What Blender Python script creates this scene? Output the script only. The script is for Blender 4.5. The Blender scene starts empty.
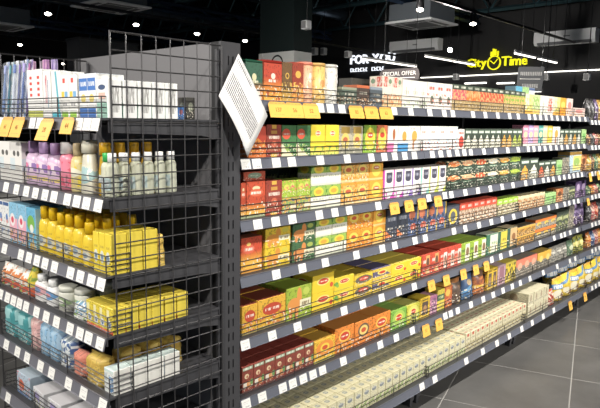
import bpy, bmesh, math, random
from mathutils import Matrix, Vector
random.seed(7)
S = bpy.context.scene
COL = S.collection
# ------------------------------------------------------------------ camera
CAM = Vector((-1.3052, -1.56137, 1.42515))
FWD = Vector((0.728959, 0.671620, -0.132461))
RGT = Vector((0.678916, -0.734078, 0.014201))
UPV = Vector((0.087699, 0.100282, 0.991087))
FPX = 605.36                                    # focal length in pixels of a 600 x 408 frame
cd = bpy.data.cameras.new('camera')
cd.sensor_fit = 'HORIZONTAL'; cd.sensor_width = 36.0; cd.lens = FPX * 36.0 / 600.0
cd.clip_start = 0.05; cd.clip_end = 100
co = bpy.data.objects.new('camera', cd); COL.objects.link(co)
M3 = Matrix((RGT, UPV, -FWD)).transposed()
co.matrix_world = Matrix.Translation(CAM) @ M3.to_4x4()
S.camera = co
# ------------------------------------------------------------------ world, exposure
w = bpy.data.worlds.new('world'); S.world = w; w.use_nodes = True
w.node_tree.nodes['Background'].inputs[0].default_value = (0.75, 0.86, 1.0, 1)
w.node_tree.nodes['Background'].inputs[1].default_value = 0.17
S.view_settings.view_transform = 'Standard'; S.view_settings.look = 'None'
S.view_settings.exposure = 0.64; S.view_settings.gamma = 1.0
S.view_settings.use_curve_mapping = False
# shop spotlights and unseen added ones: four ceiling tracks 3.8 m apart, lamps every 1.2 m; (x, y, aim, watts) of the ones that light this corner
TRACK_Z = 2.8
AISLE = [(-0.55, 0.25), (0.65, 0.9), (1.85, 2.0), (3.05, 3.1), (4.25, 4.3)]
AISLE_W = 92
FILL_LAMPS = [(-0.3, 0.3), (1.6, 1.4), (3.2, 2.6), (4.8, 3.6)]            # unseen lamps added to light the goods under the shelves, y = -5.1
FILL_W = 290
END_LAMPS = [((-2.3, -1.3), (-0.40, 0.1, 1.0), 120), ((-2.0, 2.5), (-0.40, 0.55, 1.1), 110), ((-3.2, 0.4), (-0.42, 0.4, 0.55), 205)]  # the last is an unseen lamp added to light the lower endcap

# ------------------------------------------------------------------ pixel -> place
def ray(x, y): return FWD + RGT * ((x - 300) / FPX) - UPV * ((y - 204) / FPX)
def onY(x, y, Y): d = ray(x, y); return CAM + d * ((Y - CAM.y) / d.y)
def onX(x, y, X): d = ray(x, y); return CAM + d * ((X - CAM.x) / d.x)
def onZ(x, y, Z): d = ray(x, y); return CAM + d * ((Z - CAM.z) / d.z)
def pxof(P):
    d = Vector(P) - CAM; return 300 + FPX * d.dot(RGT) / d.dot(FWD)
def X_at(px, z, Y):
    lo, hi = -1.0, 20.0
    for _ in range(45):
        m = (lo + hi) / 2
        if pxof((m, Y, z)) < px: lo = m
        else: hi = m
    return lo
def Y_at(px, z, X):                               # along the endcap front, y grows to the left
    lo, hi = -0.5, 1.6
    for _ in range(45):
        m = (lo + hi) / 2
        if pxof((X, m, z)) > px: lo = m
        else: hi = m
    return lo

# ------------------------------------------------------------------ materials
def lin(c):
    if isinstance(c, str):
        c = tuple(int(c[i:i + 2], 16) / 255 for i in (0, 2, 4))
    return tuple((x / 12.92 if x <= 0.04045 else ((x + 0.055) / 1.055) ** 2.4) for x in c) + (1.0,)
MATS = {}
class NT:
    def __init__(s, name, rough=0.5, metal=0.0, spec=0.5):
        s.m = bpy.data.materials.new(name); s.m.use_nodes = True
        s.t = s.m.node_tree; s.b = s.t.nodes['Principled BSDF']
        s.b.inputs['Roughness'].default_value = rough
        s.b.inputs['Metallic'].default_value = metal
        s.b.inputs['Specular IOR Level'].default_value = spec
    def n(s, typ): return s.t.nodes.new(typ)
    def link(s, a, b): s.t.links.new(a, b)
    def math(s, op, a, b=None, c=None):
        q = s.n('ShaderNodeMath'); q.operation = op
        for i, v in enumerate((a, b, c)):
            if v is None: continue
            if isinstance(v, (int, float)): q.inputs[i].default_value = v
            else: s.link(v, q.inputs[i])
        return q.outputs[0]
    def mix(s, f, a, b):
        q = s.n('ShaderNodeMix'); q.data_type = 'RGBA'
        for i, v in ((0, f), (6, a), (7, b)):
            if isinstance(v, (int, float)): q.inputs[i].default_value = v
            elif isinstance(v, tuple): q.inputs[i].default_value = v
            else: s.link(v, q.inputs[i])
        return q.outputs[2]
def plain(name, col, rough=0.5, metal=0.0, spec=0.5, noise=0.0, scale=30, emit=None, bump=0.0):
    if name in MATS: return MATS[name]
    k = NT(name, rough, metal, spec); c = lin(col)
    if noise or bump:
        tc = k.n('ShaderNodeTexCoord'); nz = k.n('ShaderNodeTexNoise'); nz.inputs['Scale'].default_value = scale
        nz.inputs['Detail'].default_value = 5
        k.link(tc.outputs['Object'], nz.inputs['Vector'])
        d = tuple(max(0, x * (1 - noise)) for x in c[:3]) + (1,); e = tuple(min(1, x * (1 + noise)) for x in c[:3]) + (1,)
        k.link(k.mix(nz.outputs[0], d, e), k.b.inputs['Base Color'])
        if bump:
            bp = k.n('ShaderNodeBump'); bp.inputs['Strength'].default_value = bump; bp.inputs['Distance'].default_value = 0.004
            k.link(nz.outputs[0], bp.inputs['Height']); k.link(bp.outputs[0], k.b.inputs['Normal'])
    else: k.b.inputs['Base Color'].default_value = c
    if emit:
        k.b.inputs['Emission Color'].default_value = c; k.b.inputs['Emission Strength'].default_value = emit
    MATS[name] = k.m; return k.m
def printed(name, base, ops=(), rough=0.38):
    """flat print on packaging: shapes in the face's own 0..1 coordinates"""
    if name in MATS: return MATS[name]
    k = NT(name, rough); uv = k.n('ShaderNodeUVMap'); sp = k.n('ShaderNodeSeparateXYZ'); k.link(uv.outputs[0], sp.inputs[0])
    u, v = sp.outputs[0], sp.outputs[1]; pale = lambda c: lin(tuple(int(c[i:i + 2], 16) / 255 * .80 + .20 * t for i, t in ((0, .80), (2, .78), (4, .72)))); cur = pale(base)
    for op in ops:
        t = op[0]
        if t == 'R':
            _, u0, u1, v0, v1, c = op
            f = k.math('COMPARE', v, (v0 + v1) / 2, (v1 - v0) / 2)
            if u0 > 0 or u1 < 1: f = k.math('MULTIPLY', f, k.math('COMPARE', u, (u0 + u1) / 2, (u1 - u0) / 2))
        elif t == 'E':
            _, uc, vc, ru, rv, c = op
            a = k.math('DIVIDE', k.math('SUBTRACT', u, uc), ru); b = k.math('DIVIDE', k.math('SUBTRACT', v, vc), rv)
            f = k.math('LESS_THAN', k.math('ADD', k.math('MULTIPLY', a, a), k.math('MULTIPLY', b, b)), 1.0)
        elif t == 'G':                                # colour running in from v0 to v1
            _, v0, v1, c = op
            q = k.n('ShaderNodeMapRange'); q.inputs[1].default_value = v0; q.inputs[2].default_value = v1; k.link(v, q.inputs[0]); f = q.outputs[0]
        elif t in 'NT':
            if t == 'N': _, sc, th, v0, v1, c = op; su = sv = sc; u0, u1 = 0, 1
            else: _, u0, u1, v0, v1, c = op; su, sv, th = 26, 3, 0.46
            cm = k.n('ShaderNodeCombineXYZ'); k.link(k.math('MULTIPLY', u, su), cm.inputs[0]); k.link(k.math('MULTIPLY', v, sv), cm.inputs[1])
            cm.inputs[2].default_value = (len(name) * 1.7 + ord(name[-1])) % 13
            nz = k.n('ShaderNodeTexNoise'); nz.inputs['Scale'].default_value = 1; nz.inputs['Detail'].default_value = 1
            k.link(cm.outputs[0], nz.inputs['Vector'])
            f = k.math('GREATER_THAN', nz.outputs[0], th)
            f = k.math('MULTIPLY', f, k.math('COMPARE', v, (v0 + v1) / 2, (v1 - v0) / 2))
            if t == 'T': f = k.math('MULTIPLY', f, k.math('COMPARE', u, (u0 + u1) / 2, (u1 - u0) / 2))
        elif t == 'D':                                # diagonal half: everything above the line u*a + v*b > c0
            _, a, b, c0, c = op
            f = k.math('GREATER_THAN', k.math('ADD', k.math('MULTIPLY', u, a), k.math('MULTIPLY', v, b)), c0)
        cur = k.mix(f, cur, pale(c))
    if isinstance(cur, tuple): k.b.inputs['Base Color'].default_value = cur
    else: k.link(cur, k.b.inputs['Base Color'])
    MATS[name] = k.m; return k.m
def glassy(name, col, rough=0.08, alpha=0.35):
    if name in MATS: return MATS[name]
    k = NT(name, rough); k.b.inputs['Base Color'].default_value = lin(col); k.b.inputs['Alpha'].default_value = alpha
    MATS[name] = k.m; return k.m

charcoal = plain('charcoal powder coat', '3f3f42', 0.55, noise=0.08, scale=60)
panelgrey = plain('grey shelf back panel', '6e6d6f', 0.6, noise=0.05, scale=8)
blackback = plain('dark back panel', '1b1b1d', 0.7)
wirem = plain('grey painted wire', '4b4a4b', 0.4, 0.4)
wirebright = plain('wire guard grey', '4a4947', 0.3, 0.5)
stripm = plain('grey label strip plastic', '62656f', 0.3, noise=0.05, scale=20)
stripend = plain('grey endcap label strip plastic', '6c6c73', 0.4, noise=0.05, scale=20)
tagm = printed('white price tag paper', 'f1f1ee', [('T', .15, .85, .68, .76, 'c6c6c8'), ('T', .15, .7, .52, .58, 'd0d0d2'), ('T', .3, .9, .16, .30, 'a8a8ac')], 0.5)
ytagm = printed('yellow promotion tag paper', 'f2b23c', [('R', 0, 1, .82, 1, 'e79f36'), ('T', .2, .8, .16, .2, 'b98a3a'), ('T', .1, .9, .88, .93, 'c27c2c')], 0.5)
inkm = plain('brown ink', '8a5a20', 0.6)

# ------------------------------------------------------------------ object helpers
W = {}
def put(name, mesh, world, parent=None):
    o = bpy.data.objects.new(name, mesh); COL.objects.link(o)
    if parent is not None:
        o.parent = parent; o.matrix_basis = W[parent.name].inverted() @ world
    else: o.matrix_basis = world
    W[o.name] = world
    return o
def at(x, y, z, rz=0.0, rx=0.0, ry=0.0):
    return Matrix.Translation((x, y, z)) @ Matrix.Rotation(rz, 4, 'Z') @ Matrix.Rotation(ry, 4, 'Y') @ Matrix.Rotation(rx, 4, 'X')
def empty(name, x, y, z, rz=0.0): return put(name, None, at(x, y, z, rz))
def tag(o, label, cat, group=None, kind=None):
    if label: o['label'] = label
    if cat: o['category'] = cat
    if group: o['group'] = group
    if kind: o['kind'] = kind
    return o
class B:
    """collects shapes for ONE mesh"""
    def __init__(s): s.bm = bmesh.new()
    def box(s, x0, x1, y0, y1, z0, z1, mi=0, bev=0.0):
        r = bmesh.ops.create_cube(s.bm, size=1.0, matrix=Matrix.Translation(((x0 + x1) / 2, (y0 + y1) / 2, (z0 + z1) / 2)) @ Matrix.Diagonal((abs(x1 - x0), abs(y1 - y0), abs(z1 - z0), 1)))
        vs = r['verts']; fs = list({f for v in vs for f in v.link_faces})
        for f in fs: f.material_index = mi
        if bev: bmesh.ops.bevel(s.bm, geom=list({e for v in vs for e in v.link_edges}), offset=bev, segments=1, affect='EDGES')
        return s
    def bar(s, a, b, r, n=4, mi=0, r2=None):
        a, b = Vector(a), Vector(b); d = b - a; L = d.length
        q = d.to_track_quat('Z', 'Y').to_matrix().to_4x4()
        k = bmesh.ops.create_cone(s.bm, cap_ends=True, segments=n, radius1=r, radius2=r if r2 is None else r2, depth=L, matrix=Matrix.Translation((a + b) / 2) @ q)
        for f in {f for v in k['verts'] for f in v.link_faces}: f.material_index = mi
        return s
    def prism(s, pts, y0, y1, mi=0, axis='y'):
        """polygon pts in the (x,z) plane extruded along y (axis='y') or polygon in (y,z) along x (axis='x')"""
        mk = (lambda p, t: (p[0], t, p[1])) if axis == 'y' else (lambda p, t: (t, p[0], p[1])) if axis == 'x' else (lambda p, t: (p[0], p[1], t))
        A = [s.bm.verts.new(mk(p, y0)) for p in pts]; Bv = [s.bm.verts.new(mk(p, y1)) for p in pts]
        n = len(pts); fs = [s.bm.faces.new(A[::-1]), s.bm.faces.new(Bv)]
        for i in range(n): fs.append(s.bm.faces.new((A[i], A[(i + 1) % n], Bv[(i + 1) % n], Bv[i])))
        for f in fs: f.material_index = mi
        return s
    def lathe(s, prof, n=16, sx=1.0, sy=1.0, mi=0, cx=0, cy=0):
        rings = []
        for r, z in prof:
            rings.append([s.bm.verts.new((cx + r * sx * math.cos(2 * math.pi * i / n), cy + r * sy * math.sin(2 * math.pi * i / n), z)) for i in range(n)])
        for a, b in zip(rings, rings[1:]):
            for i in range(n):
                f = s.bm.faces.new((a[i], a[(i + 1) % n], b[(i + 1) % n], b[i])); f.smooth = True; f.material_index = mi
        for rg, rev in ((rings[0], True), (rings[-1], False)):
            f = s.bm.faces.new(rg[::-1] if rev else rg); f.material_index = mi
        return s
    def mesh(s, name, *mats, uvbox=None, uvcyl=None):
        bmesh.ops.recalc_face_normals(s.bm, faces=s.bm.faces)
        if uvbox or uvcyl:
            ul = s.bm.loops.layers.uv.new('UVMap')
            for f in s.bm.faces:
                nx, ny, nz = (abs(c) for c in f.normal)
                for l in f.loops:
                    c = l.vert.co
                    if uvcyl:
                        H = uvcyl; l[ul].uv = (0.5 + c.x / (2 * H[0]), c.z / H[1])
                    else:
                        x0, x1, y0, y1, z0, z1 = uvbox
                        U = (c.x - x0) / (x1 - x0); Vv = (c.y - y0) / max(1e-6, y1 - y0); Wv = (c.z - z0) / (z1 - z0)
                        if nz > nx and nz > ny: l[ul].uv = (U, Vv)
                        elif nx > ny: l[ul].uv = (Vv, Wv)
                        else: l[ul].uv = (U, Wv)
        me = bpy.data.meshes.new(name); s.bm.to_mesh(me); s.bm.free()
        for m in mats: me.materials.append(m)
        return me
BOXC = {}
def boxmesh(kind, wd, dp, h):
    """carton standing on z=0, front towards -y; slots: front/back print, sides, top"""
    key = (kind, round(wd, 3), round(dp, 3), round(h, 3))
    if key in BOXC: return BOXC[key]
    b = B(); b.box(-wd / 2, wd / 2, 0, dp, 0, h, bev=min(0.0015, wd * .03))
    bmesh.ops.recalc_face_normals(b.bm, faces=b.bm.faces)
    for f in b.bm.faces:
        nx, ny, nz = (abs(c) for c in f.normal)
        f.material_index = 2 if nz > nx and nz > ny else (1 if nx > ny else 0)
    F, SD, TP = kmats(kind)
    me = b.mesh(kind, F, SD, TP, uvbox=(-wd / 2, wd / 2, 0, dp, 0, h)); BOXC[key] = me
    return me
def textmesh(name, txt, size, mat, ext=0.002, bold=0.0, align='CENTER'):
    cu = bpy.data.curves.new(name, 'FONT'); cu.body = txt; cu.size = size; cu.extrude = ext; cu.offset = bold; cu.align_x = align; cu.align_y = 'CENTER'; cu.resolution_u = 2
    o = bpy.data.objects.new(name, cu); COL.objects.link(o)
    me = bpy.data.meshes.new_from_object(o.evaluated_get(bpy.context.evaluated_depsgraph_get()))
    bpy.data.objects.remove(o); bpy.data.curves.remove(cu)
    me.materials.clear(); me.materials.append(mat); me.name = name
    return me

# ------------------------------------------------------------------ packaging designs: base, print, side colour, top colour
DES = {}
def D(name, base, ops=(), side=None, top=None, rough=0.38): DES[name] = (base, ops, side, top, rough)
KM = {}
TOPS = {'cream herb carton': [('R', 0, .05, 0, 1, 'b0a880'), ('R', 0, 1, 0, .06, 'f0ead0'), ('E', .5, .55, .24, .2, '8f9488'), ('T', .3, .7, .5, .62, 'd6d4c4'), ('T', .1, .9, .82, .9, 'a8a283')],
        'cream red-mark carton': [('R', 0, .05, 0, 1, 'b0a880'), ('R', 0, 1, 0, .07, 'f0ead0'), ('R', .25, .75, .15, .4, 'c08a70'), ('T', .1, .9, .55, .8, 'a8a283')],
        'cream flat carton': [('R', 0, .03, 0, 1, 'b0a880'), ('T', .2, .8, .3, .6, 'b4ac8a')]}
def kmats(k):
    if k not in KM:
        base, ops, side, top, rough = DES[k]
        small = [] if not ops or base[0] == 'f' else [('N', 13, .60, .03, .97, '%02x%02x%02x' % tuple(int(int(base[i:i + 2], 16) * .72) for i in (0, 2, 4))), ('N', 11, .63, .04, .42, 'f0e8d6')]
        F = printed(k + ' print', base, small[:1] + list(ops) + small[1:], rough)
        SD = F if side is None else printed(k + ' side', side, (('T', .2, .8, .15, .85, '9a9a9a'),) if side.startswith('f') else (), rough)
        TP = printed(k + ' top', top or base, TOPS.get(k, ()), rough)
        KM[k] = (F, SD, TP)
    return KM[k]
def logo(bg, v=.66, ru=.3, rv=.14, red='c8301f'): return [('E', .5, v, ru, rv, bg), ('E', .5, v, ru * .78, rv * .72, red), ('T', .32, .68, v - .03, v + .03, 'f6ead0')]
YEL = 'f0cb23'
D('green orange tin', '1e4a37', [('G', .5, .25, 'e08a42'), ('E', .5, .62, .13, .1, 'd9d3a6'), ('T', .25, .75, .46, .53, 'e8e2c0'), ('E', .3, .12, .16, .16, 'f1d8b4'), ('E', .72, .12, .14, .22, 'f4e6d8')], top='1e4a37')
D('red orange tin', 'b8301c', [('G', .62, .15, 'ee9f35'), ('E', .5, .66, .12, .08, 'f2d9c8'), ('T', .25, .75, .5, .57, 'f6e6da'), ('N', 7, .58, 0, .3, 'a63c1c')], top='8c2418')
D('brown gold box', '5a3a1c', [('E', .5, .66, .2, .08, 'd3a33c'), ('E', .5, .66, .12, .05, '4a2b18'), ('R', 0, 1, 0, .3, 'b98a34'), ('N', 8, .55, .3, .5, 'caa23f')])
D('dark red gold box', '8c2617', [('G', .5, .2, 'd37a2c'), ('E', .5, .7, .24, .09, 'e2a53c'), ('N', 9, .55, .05, .5, 'f0b64a')])
D('peach tube', 'e8a37c', [('R', 0, 1, .93, 1, 'c9634a'), ('E', .5, .62, .12, .12, 'f6e0c8'), ('N', 9, .6, .2, .6, 'd58660')])
D('gold tube', 'dfb25a', [('R', 0, 1, .94, 1, 'b98a3c'), ('E', .5, .5, .2, .09, 'c27a3c'), ('N', 12, .62, .2, .8, 'cfa04a')])
D('silver tube', 'd9d8d2', [('R', 0, 1, .94, 1, 'b9b8b4'), ('E', .5, .5, .18, .1, 'c2c0b8'), ('N', 12, .6, .2, .7, 'c9c7c0')])
for nm, c1, c2 in (('smoky green box', '44554a', '8a8f78'), ('dark orange-top box', '3a2c28', 'c55a32'), ('slate box', '3f4a54', '8290a0')):
    D(nm, c1, [('R', 0, 1, .86, 1, c2), ('T', .2, .8, .55, .68, 'b9b6a6'), ('N', 8, .56, .1, .45, 'a37a5a')])
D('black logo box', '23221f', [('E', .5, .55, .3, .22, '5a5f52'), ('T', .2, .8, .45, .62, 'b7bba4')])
D('white red-flag box', 'f3ead8', [('G', .5, .0, 'f2cf8a'), ('R', .08, .46, .66, .98, 'd2483a'), ('N', 9, .5, .68, .96, 'ecc8ba'), ('E', .74, .84, .16, .08, '6a8a6a'), ('N', 9, .55, .05, .45, 'e08a58')])
D('plain white box', 'f6f4ec', [('R', .42, .5, .45, .75, 'd6cfae'), ('T', .25, .75, .5, .62, 'b8b49a'), ('N', 8, .62, .05, .3, 'a8c08c')])
D('white red print box', 'f5efe8', [('T', .2, .8, .72, .84, 'd04836'), ('E', .55, .35, .2, .16, '5a6a58'), ('N', 8, .6, .1, .6, 'e08a7a')])
for nm, c in (('rose', 'd8455a'), ('orange', 'e8702c'), ('scarlet', 'd8402a'), ('green', '7fae3a')):
    D('dark-top ' + nm + ' box', c, [('R', 0, 1, .8, 1, '2c3a2e'), ('T', .2, .8, .86, .94, 'e8ead8'), ('N', 7, .52, .42, .8, 'f0b070'), ('R', 0, 1, 0, .4, 'b8985e'), ('T', .1, .9, .14, .24, '8a6a3a')], top='2c3a2e')
D('yellow white box', 'f2e28a', [('R', 0, .5, 0, 1, 'f6efc8'), ('N', 6, .55, .2, .8, 'c9c65a'), ('R', 0, 1, 0, .2, 'e8a83a')])
D('pale green box', 'cfe0a0', [('N', 6, .52, .3, .9, '8fb858'), ('R', 0, 1, 0, .25, 'e8c25a')])
D('white red band box', 'f6ece2', [('R', .2, .8, .2, .9, 'd24a3a'), ('N', 8, .52, .2, .9, 'f2d8cc')])
D('amber box', 'f2a82c', [('E', .5, .6, .34, .2, 'f8d860'), ('N', 6, .56, .0, .5, 'e87a24')])
D('pink white box', 'f6dcd4', [('E', .5, .6, .3, .2, 'e88a86'), ('N', 7, .58, .0, .5, 'f0a860')])
# second shelf
D('red orange box', 'e06a28', [('R', 0, 1, .62, 1, 'b8321c'), ('D', .6, 1, .95, 'a82a1a'), ('N', 6, .58, .2, .6, 'f4b048'), ('T', .1, .9, .25, .33, 'c23a1e')])
D('dark red text box', '8e2a1e', [('R', .35, .65, .88, 1, 'e0a93a'), ('R', .3, .7, .72, .82, 'c58a34'), ('T', .15, .85, .56, .66, 'f0e0d0'), ('E', .5, .4, .18, .1, 'c8583a'), ('R', .3, .7, .0, .1, 'e8b23c'), ('T', .1, .9, .2, .26, 'b86a4a')])
D('green cream badge box', '2f6a35', [('D', -.5, -1, -.42, 'efe6bc'), ('E', .3, .72, .28, .17, 'd2442c'), ('T', .12, .5, .69, .75, 'f6dccc'), ('N', 6, .56, .05, .4, '8fae48')])
D('yellow badge box', 'f2d62e', [('G', .3, 0, 'e8e06a')] + logo('f6e88a', .72, .2, .1) + [('N', 6, .58, 0, .3, '7fa838')])
D('grey gold box', 'bdb59a', [('R', .15, .85, .72, .96, 'b8923a'), ('E', .5, .45, .34, .3, 'e2c860'), ('E', .5, .5, .2, .1, 'b85a34'), ('R', 0, 1, 0, .2, '8d8c7a')])
D('green shield box', '7eae2e', [('E', .5, .5, .38, .42, 'f0d83a'), ('E', .5, .64, .22, .1, 'c8301f'), ('T', .34, .66, .61, .67, 'f6ead0')])
D('coral shield box', 'd8663c', [('E', .5, .5, .38, .42, 'f2dc50'), ('E', .5, .64, .22, .1, 'c8301f')])
D('white pink cosmetic box', 'f7f3ee', [('R', 0, 1, 0, .34, 'e86aa8'), ('D', 1, -.3, .55, 'f7f3ee'), ('E', .6, .68, .14, .22, 'a8582e')])
D('white blue cosmetic box', 'f7f4ee', [('R', 0, 1, 0, .32, '3a8fd0'), ('E', .6, .6, .22, .2, 'ea9a3a')])
D('white orange cosmetic box', 'f7f4ee', [('E', .5, .6, .24, .22, 'e8a040'), ('R', .35, .5, .05, .4, 'b87850'), ('T', .1, .6, .86, .92, 'c0a8a0')])
D('white pale-blue box', 'f6f6f4', [('D', 1, -.2, .7, 'cfe2ee'), ('T', .1, .5, .7, .8, 'd09a8c'), ('N', 7, .62, .0, .35, 'dc7a66')])
D('red white leaflet box', 'f2e6e0', [('E', .55, .35, .36, .3, 'd2392e'), ('T', .1, .9, .75, .85, 'c84a3e')])
for nm, c in (('white', 'efeedd'), ('amber', 'f0a63a'), ('lime', 'b6c846'), ('orange', 'ea6a2c'), ('peach', 'f0a878'), ('red', 'e2502c')):
    D('dark drop ' + nm + ' box', '2b3a30', [('R', .1, .9, .76, .9, '9fb8a6'), ('T', .15, .85, .79, .87, 'f0f4ea'), ('E', .5, .36, .34, .2, c), ('E', .5, .55, .12, .12, c), ('R', 0, 1, 0, .2, '6a6a58'), ('N', 9, .52, 0, .3, c)], top='26342a')
    D('dark fruit ' + nm + ' box', '22352a', [('E', .5, .78, .4, .2, c), ('N', 7, .56, .6, 1, 'f6d9a8' if nm != 'lime' else '8fb83a'), ('R', .2, .8, .36, .5, '3f6a50'), ('T', .2, .8, .39, .47, 'dfe8d4')], top='1e2c24')
for nm, c in (('pink', 'ef8fb0'), ('lilac', 'b89ad8'), ('rose pink', 'f0a0b0'), ('teal', '3aa8a0'), ('cream orange', 'f0d8b0'), ('yellow', 'f0cc3a')):
    D(nm + ' slim box', c, [('E', .5, .55, .32, .14, 'f8e0a0'), ('R', 0, 1, .0, .12, 'f4ece0'), ('T', .15, .85, .76, .86, 'fbf4ee')])
# third shelf
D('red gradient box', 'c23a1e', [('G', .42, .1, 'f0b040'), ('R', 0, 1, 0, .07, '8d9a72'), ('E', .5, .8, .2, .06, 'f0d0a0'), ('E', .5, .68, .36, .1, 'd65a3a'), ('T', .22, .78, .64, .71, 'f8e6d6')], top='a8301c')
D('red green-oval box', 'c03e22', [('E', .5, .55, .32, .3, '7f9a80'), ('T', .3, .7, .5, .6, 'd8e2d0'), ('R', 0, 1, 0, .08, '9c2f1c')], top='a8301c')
D('lime pink box', '9fbf2e', [('E', .3, .6, .2, .18, 'd8cf50'), ('E', .7, .7, .14, .16, 'c8d060'), ('N', 7, .6, .3, 1, 'd8685a'), ('R', 0, 1, 0, .06, '6f9a2a')], top='8fae2a')
D('orange collage box', 'e2a24a', [('N', 5, .5, 0, 1, '8fa848'), ('N', 8, .6, 0, 1, '3a5a7a'), ('R', .55, .95, .3, .6, 'f4e8c8')])
D('white green leaf box', 'f4f2e4', [('R', 0, 1, .56, 1, '8fb848'), ('N', 6, .55, .56, 1, '4f8a34'), ('E', .5, .74, .32, .2, 'f0d43a'), ('E', .5, .74, .2, .1, 'dba030'), ('T', .15, .85, .38, .46, 'a8b490'), ('R', 0, 1, 0, .1, 'dfe3cc')], top='f2efe0')
D('orange medallion box', 'ee962a', [('E', .5, .58, .38, .30, '7a6a4a'), ('N', 9, .5, .25, .9, 'e8b45a'), ('E', .5, .58, .3, .24, 'f0cf62'), ('E', .5, .6, .2, .1, 'c8502f'), ('R', 0, 1, 0, .14, 'f4c884')], top='f0a030')
D('orange shield box', 'f09e2c', [('E', .5, .55, .34, .36, 'f4d24a'), ('E', .5, .62, .22, .1, 'c8401f'), ('T', .34, .66, .59, .66, 'f6ead0'), ('R', 0, 1, 0, .12, 'f6c878')], top='f0a030')
for nm, c in (('magenta', 'd040b0'), ('lilac', '7a5ab8'), ('aqua', '7fd0c0'), ('lime', 'c2cf4a')):
    D('white ' + nm + ' hexagon box', 'f2ece8', [('R', 0, .12, 0, 1, c), ('D', 1, -1.4, .62, c), ('R', .26, .86, .62, .9, '34344a'), ('E', .56, .62, .3, .09, '34344a'), ('T', .36, .78, .7, .8, '9a9fb4'), ('N', 9, .54, .1, .5, 'd8d0d4'), ('N', 8, .6, 0, .2, c)], top='d9d2cc')
D('pale blue yellow carton', 'bcd8ea', [('R', .3, 1, .1, .8, 'f0e070'), ('E', .6, .5, .26, .2, '8fb85a'), ('R', 0, 1, .84, 1, 'e8b04a')])
D('light green box', 'a8d888', [('R', .2, .8, .3, .7, '6fb85a')])
D('grey print box', '8d8a80', [('N', 6, .5, 0, 1, '5a584f'), ('N', 8, .6, 0, 1, 'c8b89a')])
D('orange brown box', 'b85a2c', [('N', 6, .52, 0, 1, 'e2a868'), ('E', .5, .6, .3, .2, '5a2c18')])
# fourth shelf
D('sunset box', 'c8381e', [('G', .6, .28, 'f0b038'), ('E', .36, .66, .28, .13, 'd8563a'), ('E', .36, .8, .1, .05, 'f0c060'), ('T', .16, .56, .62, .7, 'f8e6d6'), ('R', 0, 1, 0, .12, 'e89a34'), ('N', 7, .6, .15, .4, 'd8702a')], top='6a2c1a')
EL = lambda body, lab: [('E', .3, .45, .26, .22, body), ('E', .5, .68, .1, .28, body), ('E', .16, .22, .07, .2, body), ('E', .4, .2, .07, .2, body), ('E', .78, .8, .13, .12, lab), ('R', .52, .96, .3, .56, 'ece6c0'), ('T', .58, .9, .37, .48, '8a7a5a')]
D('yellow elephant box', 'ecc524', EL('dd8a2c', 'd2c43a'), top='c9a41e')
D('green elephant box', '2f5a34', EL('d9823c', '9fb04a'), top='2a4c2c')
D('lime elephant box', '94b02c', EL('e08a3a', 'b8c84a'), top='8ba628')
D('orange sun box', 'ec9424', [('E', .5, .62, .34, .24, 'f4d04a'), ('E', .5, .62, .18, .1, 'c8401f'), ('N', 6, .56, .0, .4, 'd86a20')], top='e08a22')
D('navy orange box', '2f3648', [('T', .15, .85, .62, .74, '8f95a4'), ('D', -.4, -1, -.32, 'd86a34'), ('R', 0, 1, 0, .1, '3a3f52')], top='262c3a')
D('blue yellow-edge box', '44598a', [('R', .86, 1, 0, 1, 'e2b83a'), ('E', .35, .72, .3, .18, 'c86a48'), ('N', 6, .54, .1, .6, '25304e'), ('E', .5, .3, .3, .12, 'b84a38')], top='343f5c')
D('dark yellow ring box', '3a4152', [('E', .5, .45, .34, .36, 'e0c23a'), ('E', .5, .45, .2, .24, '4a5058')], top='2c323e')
D('red top mosaic box', 'cfa884', [('N', 7, .48, 0, .66, '7a5238'), ('N', 9, .58, 0, .66, 'f0e2d0'), ('R', 0, 1, .66, 1, 'd8402c'), ('T', .2, .8, .76, .88, 'f4d4c8')], top='d8452f')
D('lime top mosaic box', 'c8b890', [('N', 7, .48, 0, .66, '70603a'), ('N', 9, .58, 0, .66, 'efe6cc'), ('R', 0, 1, .66, 1, '9cc63a'), ('T', .2, .8, .76, .88, 'e6f0c4')], top='a4cc42')
D('cream mosaic box', 'dcc8a0', [('N', 7, .5, 0, .8, 'b06a34'), ('R', 0, 1, .8, 1, 'f0dcae')], top='ecd8a8')
D('purple tall box', '4a3268', [('E', .5, .6, .3, .24, 'b8a0c8'), ('N', 7, .58, 0, .5, '8a6aa8')], top='3a2852')
# fifth shelf
D('yellow red-oval box', 'e2a828', [('E', .5, .62, .34, .2, 'b8321c'), ('T', .25, .75, .58, .67, 'f4dccc'), ('N', 6, .56, .05, .45, 'c8602a'), ('R', 0, 1, 0, .1, '9a8a4a')], top='7e2a1a')
D('yellow lemon box', YEL, logo('f4e27a', .6, .3, .22) + [('E', .88, .3, .08, .14, 'd2401f')], top='ecd04a')
D('yellow leaf box', YEL, logo('f4e27a', .66, .28, .2) + [('E', .1, .55, .1, .16, '5a9a34'), ('E', .16, .4, .07, .12, '7fb03a'), ('R', 0, 1, 0, .1, 'cdbb36')], top='d6bd2c')
D('yellow dark-centre box', 'ecc52a', [('E', .5, .55, .46, .34, '5a5040'), ('D', .5, .6, .86, 'ecc52a'), ('E', .5, .6, .26, .18, 'c8301f'), ('T', .3, .7, .55, .65, 'f6ead0')], top='b89a24')
D('yellow violet box', 'e8c43a', [('R', 0, 1, .3, .75, '4f4a6a'), ('D', .8, .6, .95, 'e8c43a'), ('E', .5, .6, .26, .2, 'f0dc6a'), ('E', .5, .6, .18, .12, 'c8301f')], top='55507a')
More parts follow.
